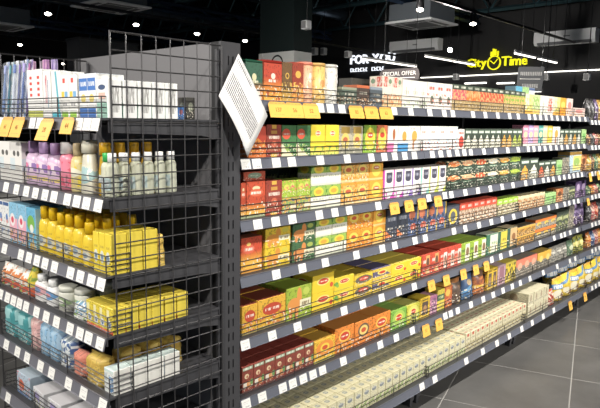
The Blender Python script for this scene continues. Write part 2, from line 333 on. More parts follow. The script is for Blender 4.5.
D('red white tea box', 'cf3c2a', [('R', .5, 1, .05, .8, 'f0e4da'), ('E', .74, .42, .2, .24, '8a5a48'), ('T', .06, .46, .6, .72, 'f4d0c4'), ('N', 8, .6, .05, .5, 'e8a080')], top='d8452e')
D('red bronze tea box', 'd0402c', [('R', .4, .8, .05, .95, 'e0a058'), ('E', .6, .6, .16, .24, '5a3a2c'), ('T', .05, .4, .6, .75, 'f4d0c4'), ('R', 0, 1, .3, .5, '9a2c20')], top='d8452e')
D('lime photo box', '92b82e', [('R', .48, 1, .06, .94, 'f0ead4'), ('E', .74, .55, .18, .22, '7a5a3c'), ('T', .06, .44, .55, .7, '3a5a24')], top='a8cc48')
D('green white panel box', '2f6a4e', [('R', .3, 1, .05, .95, 'dfe6d2'), ('T', .38, .92, .5, .6, '88a878'), ('N', 7, .58, .1, .5, 'c8b84a')], top='d8e0cc')
D('green yellow panel box', '2c5a44', [('R', .3, 1, .05, .95, 'dcc83e'), ('T', .38, .92, .5, .6, '8a7a2a')], top='d8d080')
D('green tan panel box', '2c5244', [('R', .3, 1, .05, .95, 'd8b078'), ('E', .65, .5, .2, .2, '8a5a34')], top='e2cca0')
D('gold black mosaic box', 'dc9a34', [('N', 6, .52, 0, .7, '3a342a'), ('R', 0, 1, .78, 1, 'e8b04a')], top='4a463c')
D('orange-top grey box', '9a9484', [('R', 0, 1, .7, 1, 'e8742c'), ('E', .5, .5, .3, .2, 'f0c24a'), ('N', 7, .52, 0, .5, '5a564c')], top='8a8474')
D('dark green text box', '38443a', [('N', 7, .55, .1, .8, '8f9a5a'), ('T', .1, .9, .6, .75, 'd0d49a')], top='2e382e')
# sixth shelf
D('dark red fruit carton', '7d2a20', [('R', .05, .95, .84, .96, '6f8a6a'), ('T', .1, .9, .86, .94, 'e4e8d8'), ('E', .4, .62, .2, .09, 'e0c49a'), ('E', .44, .6, .08, .05, 'a8503a'), ('E', .65, .3, .3, .14, 'd8823a'), ('E', .25, .3, .16, .12, 'ece0d0'), ('E', .85, .36, .14, .12, '5f8a48')], side='7d2a20', top='8c2a22')
D('yellow flower box', 'ecb32a', [('E', .5, .6, .42, .32, 'e8842a'), ('E', .5, .6, .22, .2, 'f4cc3a'), ('E', .5, .6, .14, .1, 'c8401f'), ('R', 0, 1, 0, .12, 'c8c04a')], top='e0a432')
D('orange lemon box', 'e87c24', logo('f2c04a', .62, .3, .22) + [('N', 6, .6, 0, .4, 'f09a3a')], top='e68a34')
D('orange dark-medallion box', 'e67a26', [('E', .5, .6, .32, .28, '5a4434'), ('E', .5, .6, .24, .2, 'f0cc6a'), ('E', .5, .6, .14, .1, 'c8401f'), ('R', 0, 1, 0, .1, 'd86a20')], top='e68832')
D('green leaf tea box', '6fae34', [('E', .5, .55, .4, .4, '9fc84a')] + logo('e8dc50', .6, .24, .2), top='8fbe4a')
D('yellow green tea box', 'c8c634', [('E', .5, .55, .4, .4, 'e2dc60')] + logo('f0e27a', .6, .24, .2) + [('N', 6, .58, 0, .4, '7fa83a')], top='d2d060')
D('yellow window box', 'e2b624', [('R', .2, .8, .15, .8, '4a3a34'), ('R', .2, .8, .86, .92, '6a5218'), ('E', .5, .45, .18, .18, 'a8784a')], top='e8c42a')
D('mauve pink box', 'b0668e', [('R', .2, .8, .1, .85, '7a4a74'), ('N', 7, .56, .1, .8, 'e8b0c0')], top='c88aa0')
D('green yellow split box', 'dcc63a', [('R', 0, 1, .5, .78, '33563e'), ('T', .15, .85, .58, .7, 'd8e0a0'), ('R', 0, 1, 0, .08, '9aa034')], top='e2cc4a')
D('orange red collage box', 'd8722c', [('N', 6, .52, 0, 1, 'a8342a'), ('E', .4, .7, .3, .16, 'f0b84a')], top='e8a83a')
D('brown coffee bag', '4e3a30', [('R', 0, 1, .86, 1, 'a8632a'), ('N', 6, .58, .3, .8, '7a5a44'), ('D', .4, -1, .12, 'd8a83a'), ('D', .4, -1, .25, '3a2c26')])
D('blue coffee bag', '2f5f94', [('R', 0, 1, .8, 1, '3a3a44'), ('E', .5, .62, .3, .18, '4a2f28'), ('D', -.5, 1, .2, '5a9ad0'), ('D', -.5, 1, .32, '2f4f80'), ('E', .5, .68, .22, .12, 'c8a87a')])
D('orange coffee bag', 'b8602c', [('R', 0, 1, .78, 1, '5a3a2a'), ('R', 0, 1, .3, .42, 'e8b43a'), ('N', 6, .56, .4, .8, '7a3a28')])
D('mauve slim box', 'c09aa8', [('R', .2, .8, .1, .9, '8a5a6a')], top='d0b0b8')
D('yellow black box', 'e0c42e', [('N', 5, .52, .2, .9, '2f2c22'), ('R', 0, 1, .9, 1, 'ecd44a')], top='e8d04a')
D('coral top box', '8a8074', [('R', 0, 1, .62, 1, 'e8745a'), ('E', .5, .6, .3, .2, 'f0a88a'), ('N', 7, .54, 0, .5, '5a564e')], top='8f877c')
D('gold top box', '857f74', [('R', 0, 1, .55, 1, 'e0ac34'), ('E', .5, .6, .26, .2, 'f0d070'), ('N', 7, .54, 0, .45, '5a564e')], top='d8b04a')
D('silver coffee bag', '9a9890', [('N', 6, .55, .2, .8, '5f5e58'), ('T', .2, .8, .6, .7, 'd8d6cc')])
D('green coffee bag', '56785a', [('N', 6, .55, .2, .8, '34503a'), ('E', .5, .55, .3, .18, 'c8cfa8')])
D('yellow green slim bag', 'a8a838', [('N', 6, .55, .1, .9, '4f6a2c'), ('E', .5, .55, .3, .18, 'e8dc8a')])
# bottom shelf
D('cream herb carton', 'ddd8b4', [('E', .5, .74, .3, .09, '6f7880'), ('T', .3, .7, .76, .81, 'c8ccd0'), ('N', 5, .5, .04, .38, '7f9c4c'), ('R', 0, 1, .94, 1, 'cfc79a'), ('R', 0, 1, 0, .06, 'c4bd92'), ('R', 0, .04, 0, 1, 'b9b188')], top='ded6ae')
D('cream red-mark carton', 'dcd4b0', [('R', .3, .7, .8, .94, 'b8402f'), ('T', .2, .8, .62, .7, '8a8468'), ('N', 5, .5, .05, .5, 'a89a6a'), ('R', 0, .04, 0, 1, 'b5ac84')], top='dfd7b2')
D('cream flat carton', 'd6cfae', [('E', .5, .55, .14, .3, '9a8468'), ('T', .1, .9, .15, .3, '9a9478'), ('R', 0, .02, 0, 1, 'a8a07c')], top='dbd4b4')
D('yellow cocoa bag', 'e6c024', [('D', .5, 1, 1.1, 'e2b81e'), ('R', .0, 1, .52, .74, '3f78b8'), ('T', .08, .92, .56, .7, 'eef2f4'), ('E', .3, .3, .26, .2, 'f0ead0'), ('E', .62, .2, .2, .16, '7a5030'), ('R', 0, 1, .9, 1, 'd89a22')])
D('yellow cocoa bag plain', 'e2bc2a', [('N', 4, .55, .05, .9, 'c8b05a'), ('D', -.5, 1, .42, 'e6c63a'), ('D', -.5, 1, .5, '4a80b8'), ('D', -.5, 1, .62, 'e4c02c'), ('E', .6, .2, .26, .14, '8a6038'), ('E', .3, .3, .2, .14, 'ece4c4')])
D('red snack bag', 'b8341f', [('N', 5, .5, .1, .9, 'e2cdb8'), ('N', 6, .58, .1, .9, '6a2018')])
# dark bags in the far bay
for nm, c1, c2 in (('black foil bag', '1c1c1f', '6a6a70'), ('purple foil bag', '3e2a5a', '9a86b8'), ('gold foil bag', 'b8862c', 'e8c86a'), ('brown foil bag', '4a2c20', 'c8965a'), ('orange foil bag', 'd86a24', 'f4c06a'), ('green foil bag', '2f5a3a', 'b8c88a'), ('rose foil bag', 'b85a5a', 'f0d0b8'), ('blue foil bag', '28407a', 'a8b8d8'), ('red foil bag', 'b83226', 'f0b090')):
    D(nm, c1, [('N', 5, .56, .1, .9, c2), ('T', .15, .85, .55, .66, c2)], rough=.3)
# endcap
D('white toothpaste box', 'f4f5f4', [('R', .35, .65, .8, .86, 'd8302a'), ('R', .35, .65, .68, .74, 'd8302a'), ('R', .35, .65, .56, .62, 'd8302a'), ('R', .35, .65, .44, .5, 'd8302a'), ('R', 0, 1, 0, .14, 'c8cf5a')], side='f0f1f0')
D('white turquoise box', 'f4f6f6', [('D', 1, .35, .75, '4fb0c8'), ('D', 1, .35, .95, 'f4f6f6'), ('R', 0, 1, 0, .12, '3aa8c0')], side='f0f1f0')
D('white rose-mark box', 'f5f4f4', [('T', .3, .6, .3, .9, 'c86a7a'), ('R', .62, .72, .2, .8, '8fb0c8')], side='f0f1f0')
D('white four-colour box', 'f6f6f3', [('R', .3, .6, .82, .93, 'd83a34'), ('R', .12, .48, .48, .62, 'ecc83a'), ('R', .52, .9, .48, .62, '6aa8e0'), ('R', .1, .9, .0, .14, '8fc83a'), ('T', .2, .8, .28, .34, '9a9aa0')], side='f0f1f0')
D('white blue toothpaste box', 'f3f6f9', [('R', 0, 1, .3, .62, 'f6f6f6'), ('R', 0, 1, .62, .9, '2f68c0'), ('T', .15, .85, .72, .82, 'f0f4fa'), ('E', .5, .44, .28, .1, 'e6d070'), ('R', 0, 1, .0, .24, '2f62b4')], side='f1f2f2', top='d9e6f4')
D('white mint toothpaste box', 'f2f6f4', [('E', .5, .8, .32, .07, '2a3f6a'), ('R', .2, .8, .5, .66, 'e8b8a8'), ('R', 0, 1, .0, .4, '9fd0c0'), ('T', .15, .85, .2, .3, '5f9a88')], side='f1f2f2')
D('white plain carton', 'f1efec', [('E', .35, .72, .12, .07, '4a4a4a'), ('E', .7, .72, .12, .07, '4a4a4a'), ('T', .15, .85, .3, .36, 'b8b8b8'), ('R', 0, .4, .3, .6, 'd9e8f0')])
D('sky pink baby box', '7fc0e6', [('R', 0, 1, .1, .62, 'f0a8c0'), ('E', .4, .58, .3, .16, 'f6eef0'), ('E', .4, .58, .16, .08, 'd8405a'), ('N', 5, .54, 0, .34, '5a4a7a'), ('N', 6, .58, 0, .34, 'f0b04a')], side='a8d0ea', top='78b8dc')
D('sky green baby box', '58b0dc', [('E', .5, .62, .4, .2, '6fb040'), ('E', .55, .5, .2, .1, 'f2f2ea'), ('N', 5, .52, 0, .4, 'd8a83a')], side='8fc8e6', top='4fa4d0')
D('white blue tall pack', 'eef0f2', [('E', .6, .6, .16, .1, '3a6ab8'), ('E', .6, .5, .1, .05, 'd85a4a'), ('R', 0, 1, .9, 1, '2f4f8a'), ('N', 5, .58, 0, .3, '4a78c0')], side='e8eaec')
D('yellow baby box', 'f0d42e', [('E', .5, .4, .34, .16, 'dfe4d8'), ('E', .5, .4, .2, .08, '6a8ab0'), ('T', .2, .8, .62, .68, 'b89a2a')], side='ecd034', top='d8bc2c')
D('yellow drop box', 'ecd232', [('R', .12, .5, .5, .9, 'f4ecb0'), ('E', .5, .36, .3, .16, 'e8ecf0'), ('E', .5, .36, .18, .09, '4a70a0'), ('R', 0, 1, 0, .14, 'd84a24')], side='ead038', top='d8be32')
D('white letters pack', 'f0efe8', [('N', 5, .54, .4, .9, 'e07a3a'), ('E', .5, .2, .4, .16, 'c84a34'), ('N', 6, .58, 0, .4, '8fb04a')])
D('green yellow pack', '8fae3a', [('N', 5, .52, 0, 1, 'ecd23a'), ('R', 0, 1, 0, .3, 'd8502e')])
D('white blue green pack', 'eaf0ee', [('N', 5, .52, .3, 1, '4f8ac0'), ('N', 5, .6, .0, .6, '8fb858')])
D('teal textile pack', '3f9aa2', [('E', .4, .75, .34, .2, '8fc8cc'), ('N', 4, .56, 0, .5, '7fb8c4'), ('R', .6, 1, .3, .8, '2f8890')])
D('pink textile pack', 'e0a8a8', [('N', 4, .56, 0, 1, 'ecc4c0')])
D('light blue textile pack', '86b8e0', [('N', 4, .54, 0, 1, 'a8cdea'), ('R', 0, 1, .9, 1, '6a9ac8')])
D('clear blue pack', '8d9fb0', [('N', 5, .52, 0, 1, '2f4f8a'), ('N', 6, .58, 0, 1, 'dfe6ea')])
D('salmon sponge', 'd87a66', [('N', 6, .56, 0, 1, 'cc6c58')], rough=.9)
D('yellow sponge bag', 'd9b548', [('N', 5, .55, 0, 1, 'c49a34')], rough=.5)
D('wipes pack', 'eaf1f0', [('R', .5, .95, .1, .72, '4f88c8'), ('T', .55, .9, .4, .6, 'dbe8f4'), ('R', 0, .3, .5, .8, 'b8c8d0'), ('R', 0, 1, .88, 1, 'cfe4e2')], side='eeeee8', top='cfe2e0')
D('bright blue pack', '2f66b8', [('E', .5, .55, .2, .2, '8a4a5a')])
D('blue red-dot box', 'b8cde2', [('E', .35, .45, .2, .26, 'd8582f'), ('N', 7, .62, 0, 1, 'c87a8a'), ('R', 0, 1, 0, .18, '4a6ea8')], side='a8bdd0', top='bcd0e2')
D('white violet pack', 'ecebf0', [('R', .2, .6, .3, .8, 'a89ad8'), ('N', 5, .58, 0, .4, 'c8c890')], side='dcdce2', top='e6e5ec')

# ------------------------------------------------------------------ geometry of the two shelving runs
ZT = [1.5028, 1.2998, 1.0829, 0.8823, 0.6504, 0.4242, 0.1685]     # tea shelves, top edge of the label strip
ZE = [1.4314, 1.2040, 0.9762, 0.7941, 0.6051, 0.392]              # endcap shelves
X0, BAY = 0.083, 1.190
Y7 = -0.087
XE = -0.4386
EW = 0.80                                                          # endcap width
TEA_NAMES = ['top', 'second', 'third', 'fourth', 'fifth', 'sixth', 'bottom']
END_NAMES = ['top', 'second', 'third', 'fourth', 'fifth', 'lowest']

# ------------------------------------------------------------------ the room
def simple(name, b, mat, kind=None, label=None, cat=None, world=None, group=None):
    o = put(name, b.mesh(name, mat), world or Matrix.Identity(4)); tag(o, label, cat, group, kind); return o
TILE, TANG = 0.60, math.radians(17)
cr = onZ(571.5, 378.6, 0)                          # a grout crossing seen at this pixel
def groutmat():
    """grout between the laid tiles; beyond them the tiling goes on as a pattern on the same grid"""
    k = NT('pale grey grout', .6); ge = k.n('ShaderNodeNewGeometry'); mp = k.n('ShaderNodeMapping'); mp.vector_type = 'TEXTURE'
    mp.inputs['Location'].default_value = (cr.x, cr.y, 0); mp.inputs['Rotation'].default_value = (0, 0, TANG); k.link(ge.outputs['Position'], mp.inputs['Vector'])
    br = k.n('ShaderNodeTexBrick'); br.offset = 0; br.squash = 1; k.link(mp.outputs[0], br.inputs['Vector'])
    for a, v in (('Scale', 1), ('Mortar Size', .0045), ('Mortar Smooth', 0), ('Brick Width', TILE), ('Row Height', TILE), ('Color1', lin('595857')), ('Color2', lin('636260')), ('Mortar', lin('a5a39f'))): br.inputs[a].default_value = v
    k.link(br.outputs['Color'], k.b.inputs['Base Color']); return k.m
grout = groutmat()
# floor
fl = simple('floor', B().box(-9, 14, -9, 20, -0.06, -0.0012), grout, 'structure')
def tilemat():
    k = NT('grey stone tile', 0.36, 0, 0.5); tc = k.n('ShaderNodeTexCoord'); ge = k.n('ShaderNodeNewGeometry')
    n1 = k.n('ShaderNodeTexNoise'); n1.inputs['Scale'].default_value = 2.2; n1.inputs['Detail'].default_value = 8; n1.inputs['Roughness'].default_value = .65
    k.link(ge.outputs['Position'], n1.inputs['Vector'])
    n2 = k.n('ShaderNodeTexNoise'); n2.inputs['Scale'].default_value = 26; n2.inputs['Detail'].default_value = 4; k.link(ge.outputs['Position'], n2.inputs['Vector'])
    r1 = k.n('ShaderNodeMapRange'); r1.inputs[1].default_value = .3; r1.inputs[2].default_value = .7; k.link(n1.outputs[0], r1.inputs[0])
    c = k.mix(r1.outputs[0], lin('4a4948'), lin('737270'))
    c = k.mix(k.math('MULTIPLY', n2.outputs[0], .35), c, lin('565553'))
    oi = k.n('ShaderNodeObjectInfo'); c = k.mix(k.math('MULTIPLY', oi.outputs['Random'], .25), c, lin('6a6967'))
    k.link(c, k.b.inputs['Base Color'])
    bp = k.n('ShaderNodeBump'); bp.inputs['Strength'].default_value = .12; bp.inputs['Distance'].default_value = .002
    k.link(n2.outputs[0], bp.inputs['Height']); k.link(bp.outputs[0], k.b.inputs['Normal'])
    return k.m
tm = B().box(-TILE / 2 + .0028, TILE / 2 - .0028, -TILE / 2 + .0028, TILE / 2 - .0028, -0.012, 0, bev=.001).mesh('tile', tilemat())
ca, sa = math.cos(TANG), math.sin(TANG)
for i in range(-16, 16):
    for j in range(-9, 9):
        a, b = (i + .5) * TILE, (j + .5) * TILE
        x, y = cr.x + ca * a - sa * b, cr.y + sa * a + ca * b
        if -2.4 < x < 6.4 and -3.2 < y < 2.2 and not (x > .6 and y > .75):
            put('tile', tm, at(x, y, 0, TANG), fl)
wallm = plain('black wall paint', '1a1a1c', 0.75, noise=.15, scale=3)
WX = 11.0
simple('wall_back', B().box(WX, WX + .2, -9, 20, 0, 5), wallm, 'structure')
simple('wall_left', B().box(-9, WX, 17.0, 17.2, 0, 5), plain('dark brown wall cladding', '2b2624', 0.8, noise=.3, scale=2), 'structure')
simple('ceiling', B().box(-9, 11.2, -9, 17.2, 4.6, 4.8), plain('black ceiling paint', '0b0d0f', 0.8), 'structure')

# ------------------------------------------------------------------ shelving
STRIP_H, STRIP_OUT = 0.037, 0.009
TILT = math.atan2(STRIP_OUT, STRIP_H)
tagmesh = B().box(-.021, .021, -.0012, 0, -.0185, .0175).mesh('price_tag', tagm, uvbox=(-.021, .021, -.0012, 0, -.0185, .0175))
TAGS = {0: [320, 330, 341.5, 394, 410.5, 429.5, 444, 452.5, 472.7, 485, 497.5, 509.3, 518] + [529 + 5.6 * i for i in range(11)],
        1: [245.5, 256.5, 276, 291.5, 320, 347, 371, 384, 394.4, 404.4, 414, 424, 432, 440.5, 448.7, 457, 464, 470.5, 483.6, 495.6, 507.4, 518] + [528 + 5.6 * i for i in range(11)],
        2: [244, 257.5, 275.4, 292, 319, 334.6, 349, 378, 428.5, 444.5, 451, 465, 477.6, 490, 501.8, 512.6, 525.4, 534, 543, 548, 553, 559, 564, 569, 573.4, 577.5, 581.6],
        3: [244, 276, 302, 325, 356, 382, 394.4, 414.7, 425, 453.6, 465, 478.7, 491, 502, 513.4, 524, 540.4, 548.6, 556.6, 564.4, 569, 573.7, 578],
        4: [245, 272, 297.3, 324, 343.8, 362.5, 381.3, 398.4, 414, 491.5, 500.5, 510.5, 522, 540, 554, 561, 564.5, 570, 577, 581],
        5: [246, 262, 282.5, 292.5, 303, 312.7, 322.3, 343, 362.4, 380, 396, 412, 445, 450.5, 457.5, 470.7, 483, 493, 502.8, 512, 520, 529.7, 543, 557, 569.7, 575, 580.5],
        6: [421.7, 434.6, 466, 482.5, 496.7, 509, 521.5, 532, 543, 553.6, 591]}
def strip_mesh(L, mat):
    b = B()
    b.prism([(0, 0), (-STRIP_OUT, -STRIP_H), (-STRIP_OUT + .003, -STRIP_H - .001), (.003, -.004), (.003, 0)], 0, L, axis='x')
    b.prism([(.0005, .0012), (-.0025, .0012), (-.0025, -.002), (.0005, -.002)], 0, L, axis='x')
    b.prism([(-STRIP_OUT, -STRIP_H + .003), (-STRIP_OUT - .0035, -STRIP_H + .001), (-STRIP_OUT, -STRIP_H - .001)], 0, L, axis='x')
    return b.mesh('label_strip', mat)
def guard_mesh(L, mat, nv, r=.0018, h=(.016, .034, .053)):
    b = B()
    for z in h: b.bar((.004, .012, z), (L - .004, .012, z), r)
    for i in range(nv + 1):
        x = .006 + (L - .012) * i / nv
        b.bar((x, .012, -.002), (x, .012, h[-1]), r * 1.25)
    for x in (.004, L - .004):
        for z in h: b.bar((x, .012, z), (x, .09, z), r)
        b.bar((x, .09, -.002), (x, .09, h[-1]), r)
    return b.mesh('wire_guard', mat)
SHT = 0.026
def plate_mesh(L, dep, mat):
    b = B(); b.box(0, L, .003, dep, -.006, 0); b.box(0, L, .003, .008, -SHT, -.006); b.box(0, L, dep - .004, dep, -SHT, -.006)
    for i in range(4):
        x = L * (i + .5) / 4; b.box(x - .012, x + .012, .008, dep - .004, -.018, -.006)
    return b.mesh('shelf', mat)
DEP = 0.40
def post_mesh(wd, dp, h, slots=True):
    """slotted upright: front sheet pierced by pairs of slots every 50 mm"""
    b = B(); t = .003; sw, sh = .006, .030
    cols = [wd * .38, wd * .62]
    xs = [0, cols[0] - sw / 2, cols[0] + sw / 2, cols[1] - sw / 2, cols[1] + sw / 2, wd]
    for a, c in ((0, 1), (2, 3), (4, 5)): b.box(xs[a], xs[c], 0, t, 0, h)
    n = int(h / .05)
    for a, c in ((1, 2), (3, 4)):
        z = 0
        for i in range(n):
            z1 = i * .05 + .011
            b.box(xs[a], xs[c], 0, t, z, z1); z = z1 + sh
        b.box(xs[a], xs[c], 0, t, z, h)
    b.box(0, wd, .012, dp, 0, h, 1); b.box(0, .003, t, .012, 0, h); b.box(wd - .003, wd, t, .012, 0, h)
    return b.mesh('upright', charcoal, blackback)
bay_words = ['nearest tea shelving bay beside the endcap', 'middle tea shelving bay', 'far tea shelving bay before the dark coffee bags', 'last shelving bay holding dark foil bags at the right edge']
strips = {}
def shared(key, fn):
    if key not in strips: strips[key] = fn()
    return strips[key]
ZB4 = [z - d for z, d in zip(ZT, (.022, .016, .008, .0, .0, .0, .0))]
for bi in range(4):
    xa = X0 + BAY * bi + (.012 if bi == 3 else 0); L = BAY - .003 if bi < 3 else .8
    root = empty('tea_gondola', xa + L / 2, .2, 0)
    tag(root, bay_words[bi], 'shelving', 'tea shelving bays')
    H = 1.56 if bi < 3 else 1.5
    for xx in ((xa, xa + L - .03) if bi < 3 else (xa,)):
        put('upright', shared(('up', H), lambda: post_mesh(.03, .05, H)), at(xx, .405, 0), root)
    put('back_panel', B().box(0, L - .062, 0, .012, .06, H).mesh('back_panel', blackback), at(xa + .031, .415, 0), root)
    put('base_kick', B().box(0, L, 0, .02, 0, .09).mesh('base_kick', blackback), at(xa, .12, 0), root)
    for xx in (xa + .01, xa + L - .045):
        put('foot', shared('foot', lambda: B().box(0, .035, 0, .40, .03, .125).box(.006, .029, .005, .04, 0, .03).mesh('foot', charcoal)), at(xx, -.01, 0), root)
    zz = ZT if bi < 3 else ZB4
    for si in range(7):
        yf = Y7 if si == 6 else 0.0; dep = DEP - yf; z = zz[si]
        sh = put('shelf', shared(('pl', L, dep), lambda: plate_mesh(L, dep, charcoal)), at(xa, yf, z), root)
        put('label_strip', shared(('st', L), lambda: strip_mesh(L, stripm)), at(xa, yf, z), sh)
        put('wire_guard', shared(('gd', L), lambda: guard_mesh(L, wirebright, 4)), at(xa, yf, z), sh)
        for q in (.02, L - .03):
            if si < 6: put('bracket', shared('brk', lambda: B().prism([(.05, 0), (DEP, 0), (DEP, -.07), (DEP - .06, -.05), (.05, -.012)], 0, .004, axis='x').mesh('bracket', charcoal)), at(xa + q, 0, z - .007), sh)
        ym, zm = yf - STRIP_OUT / 2, z - STRIP_H / 2
        for px in TAGS[si] if bi < 3 else [592, 595.5, 599]:
            x = X_at(px, zm, ym)
            if xa + .02 < x < xa + L - .02:
                put('price_tag', tagmesh, at(x, ym - .0012, zm, rx=-TILT), sh)

# endcap
root = empty('endcap_gondola', -.2, EW / 2, 0); ENDROOT = root
tag(root, 'dark grey endcap shelving with wire side panels holding toiletries', 'shelving')
PW = .083; ZP = 1.686; ZM = 1.670
put('upright', post_mesh(PW, .05, ZP), at(0, 0, 0), root)
put('upright', post_mesh(PW, .05, ZP), at(0, .99, 0) @ Matrix.Translation((0, -.05, 0)), root)
put('back_panel', B().box(.004, .018, 0, .886, .05, ZP - .001).mesh('back_panel', panelgrey), at(0, .052, 0), root)
put('back_panel', B().box(.068, .079, 0, .886, .05, ZP - .001).mesh('back_panel', panelgrey), at(0, .052, 0), root)
put('base_plinth', B().box(0, .36, 0, EW, 0, .10).mesh('base_plinth', charcoal), at(-.38, .0, 0), root)
def mesh_panel():
    b = B(); r = .0021
    for i in range(9): b.bar((-.40 + .05 * i, 0, .12), (-.40 + .05 * i, 0, ZM), r if 0 < i < 8 else r * 1.5)
    z = ZM; k = 0
    while z > .12:
        b.bar((-.40, .003, z), (0, .003, z), r if k else r * 1.4); z -= .05; k += 1
    return b.mesh('wire_panel', wirem)
wp = mesh_panel()
put('wire_panel', wp, at(-.004, -.008, 0), root)
put('wire_panel', wp, at(-.004, EW + .07, 0), root)
for y in (.012, EW + .055):
    put('hook_rail', shared('rail', lambda: B().box(-.012, -.004, -.006, .006, .10, ZM - .01).mesh('hook_rail', charcoal)), at(0, y, 0), root)
TAGE = {0: [2, 33, 40, 79.4, 87.5, 95.7], 1: [6.5, 17, 26.8, 36, 45.5, 54.5, 67.8, 77.3, 86.9, 98.7], 2: [5, 21.4, 29.4, 37.4, 45.5, 55, 71, 80.8, 91.7, 101.5],
        3: [1, 8, 14, 20, 26.6, 37, 46.7, 57, 70.5, 80.4, 89, 100.5], 4: [6.8, 18, 27.6, 41, 52, 69, 84, 103], 5: [8.5]}
RE = -math.pi / 2                                    # local front (-y) turned to face -x
def endw(x, y, z): return at(x, y, z, RE)
for si, z in enumerate(ZE):
    L = EW
    sh = put('shelf', shared(('pe', L), lambda: plate_mesh(L, .43, charcoal)), endw(XE, L, z), root)
    put('label_strip', shared(('se', L), lambda: strip_mesh(L, stripend)), endw(XE, L, z), sh)
    put('wire_guard', shared(('ge', L), lambda: guard_mesh(L, wirem, 3, .0018, (.014, .029, .044, .060))), endw(XE, L, z), sh)
    for yy in (.004, EW - .008):
        put('bracket', shared('brke', lambda: B().prism([(.03, .0), (.425, .0), (.425, -.062), (.36, -.05), (.03, -.040)], 0, .004, axis='x').box(-.001, .005, .10, .19, -.036, -.012).box(-.001, .005, .23, .32, -.040, -.012).mesh('bracket', charcoal)), endw(XE, yy + .004, z - .001), sh)
    xm, zm = XE - STRIP_OUT / 2, z - STRIP_H / 2
    for px in TAGE[si]:
        y = Y_at(px, zm, xm)
        put('price_tag', tagmesh, endw(xm - .0012, y, zm) @ Matrix.Rotation(-TILT, 4, 'X'), sh)

# ------------------------------------------------------------------ products
REG = []                                             # (object, shelf words, description, layer, row, order)
def register(o, shelf, desc, cat, group, layer='', row='', order=0.0):
    o['category'] = cat; o['group'] = group; REG.append((o, shelf, desc, layer, row, order))
def make_box(name, kind, wd, dp, h, world): return put(name, boxmesh(kind, wd, dp, h), world)
BAGC = {}
def bagmesh(kind, wd, dp, h, soft=False):
    soft = soft or 'textile' in kind or 'sponge' in kind or kind == 'clear blue pack'
    key = (kind, round(wd, 3), round(dp, 3), round(h, 3), soft)
    if key in BAGC: return BAGC[key]
    nu, nv = 8, 9; bm = bmesh.new(); g = {}
    rnd = random.Random(len(BAGC))
    for sgn in (-1, 1):
        for i in range(nu + 1):
            for j in range(nv + 1):
                u, v = i / nu, j / nv
                edge = (i in (0, nu)) or j == nv
                bul = (1 - abs(2 * u - 1) ** 2.6) * (1 if v < .55 else max(0.0, 1 - ((v - .55) / .45) ** 1.4))
                if soft: bul = (1 - abs(2 * u - 1) ** 7) * (1 if v < .8 else max(0.0, 1 - ((v - .8) / .2) ** 2.5))
                bul = max(.03, bul) if not edge else .03 + (.5 * (1 - v) ** 2 if j < nv and i in (0, nu) else 0)
                wob = (rnd.random() - .5) * .006 if not edge else 0
                x = (u - .5) * wd * (1 - (.015 if soft else .05) * math.sin(v * math.pi))
                g[(sgn, i, j)] = bm.verts.new((x, dp / 2 + sgn * (dp / 2 * bul) + wob, v * h))
    for sgn in (-1, 1):
        for i in range(nu):
            for j in range(nv):
                q = [g[(sgn, i, j)], g[(sgn, i + 1, j)], g[(sgn, i + 1, j + 1)], g[(sgn, i, j + 1)]]
                f = bm.faces.new(q if sgn < 0 else q[::-1]); f.smooth = True
    rim = [(i, 0) for i in range(nu + 1)] + [(nu, j) for j in range(1, nv + 1)] + [(i, nv) for i in range(nu - 1, -1, -1)] + [(0, j) for j in range(nv - 1, 0, -1)]
    for a, b in zip(rim, rim[1:] + rim[:1]): bm.faces.new((g[(-1,) + b], g[(-1,) + a], g[(1,) + a], g[(1,) + b]))
    bb = B(); bb.bm.free(); bb.bm = bm
    me = bb.mesh(kind, kmats(kind)[0], uvbox=(-wd / 2, wd / 2, -1, 1, 0, h))
    BAGC[key] = me; return me
def tubemesh(kind, r, h):
    key = ('t', kind, round(r, 3), round(h, 3))
    if key not in BAGC: BAGC[key] = B().lathe([(r * .96, 0), (r, .003), (r, h * .925)], 20, cy=r).mesh(kind, kmats(kind)[0], uvcyl=(r, h))
    return BAGC[key]
def lidmesh(mat, r, h):
    key = ('l', mat.name, round(r, 3), round(h, 3))
    if key not in BAGC: BAGC[key] = B().lathe([(r * 1.02, h * .915), (r * 1.02, h * .975), (r * .96, h), (r * .5, h)], 20, cy=r).mesh('lid', mat)
    return BAGC[key]
YF = 0.028
CLEAR = [9] + [ZT[i - 1] - SHT - ZT[i] - .006 for i in range(1, 7)]
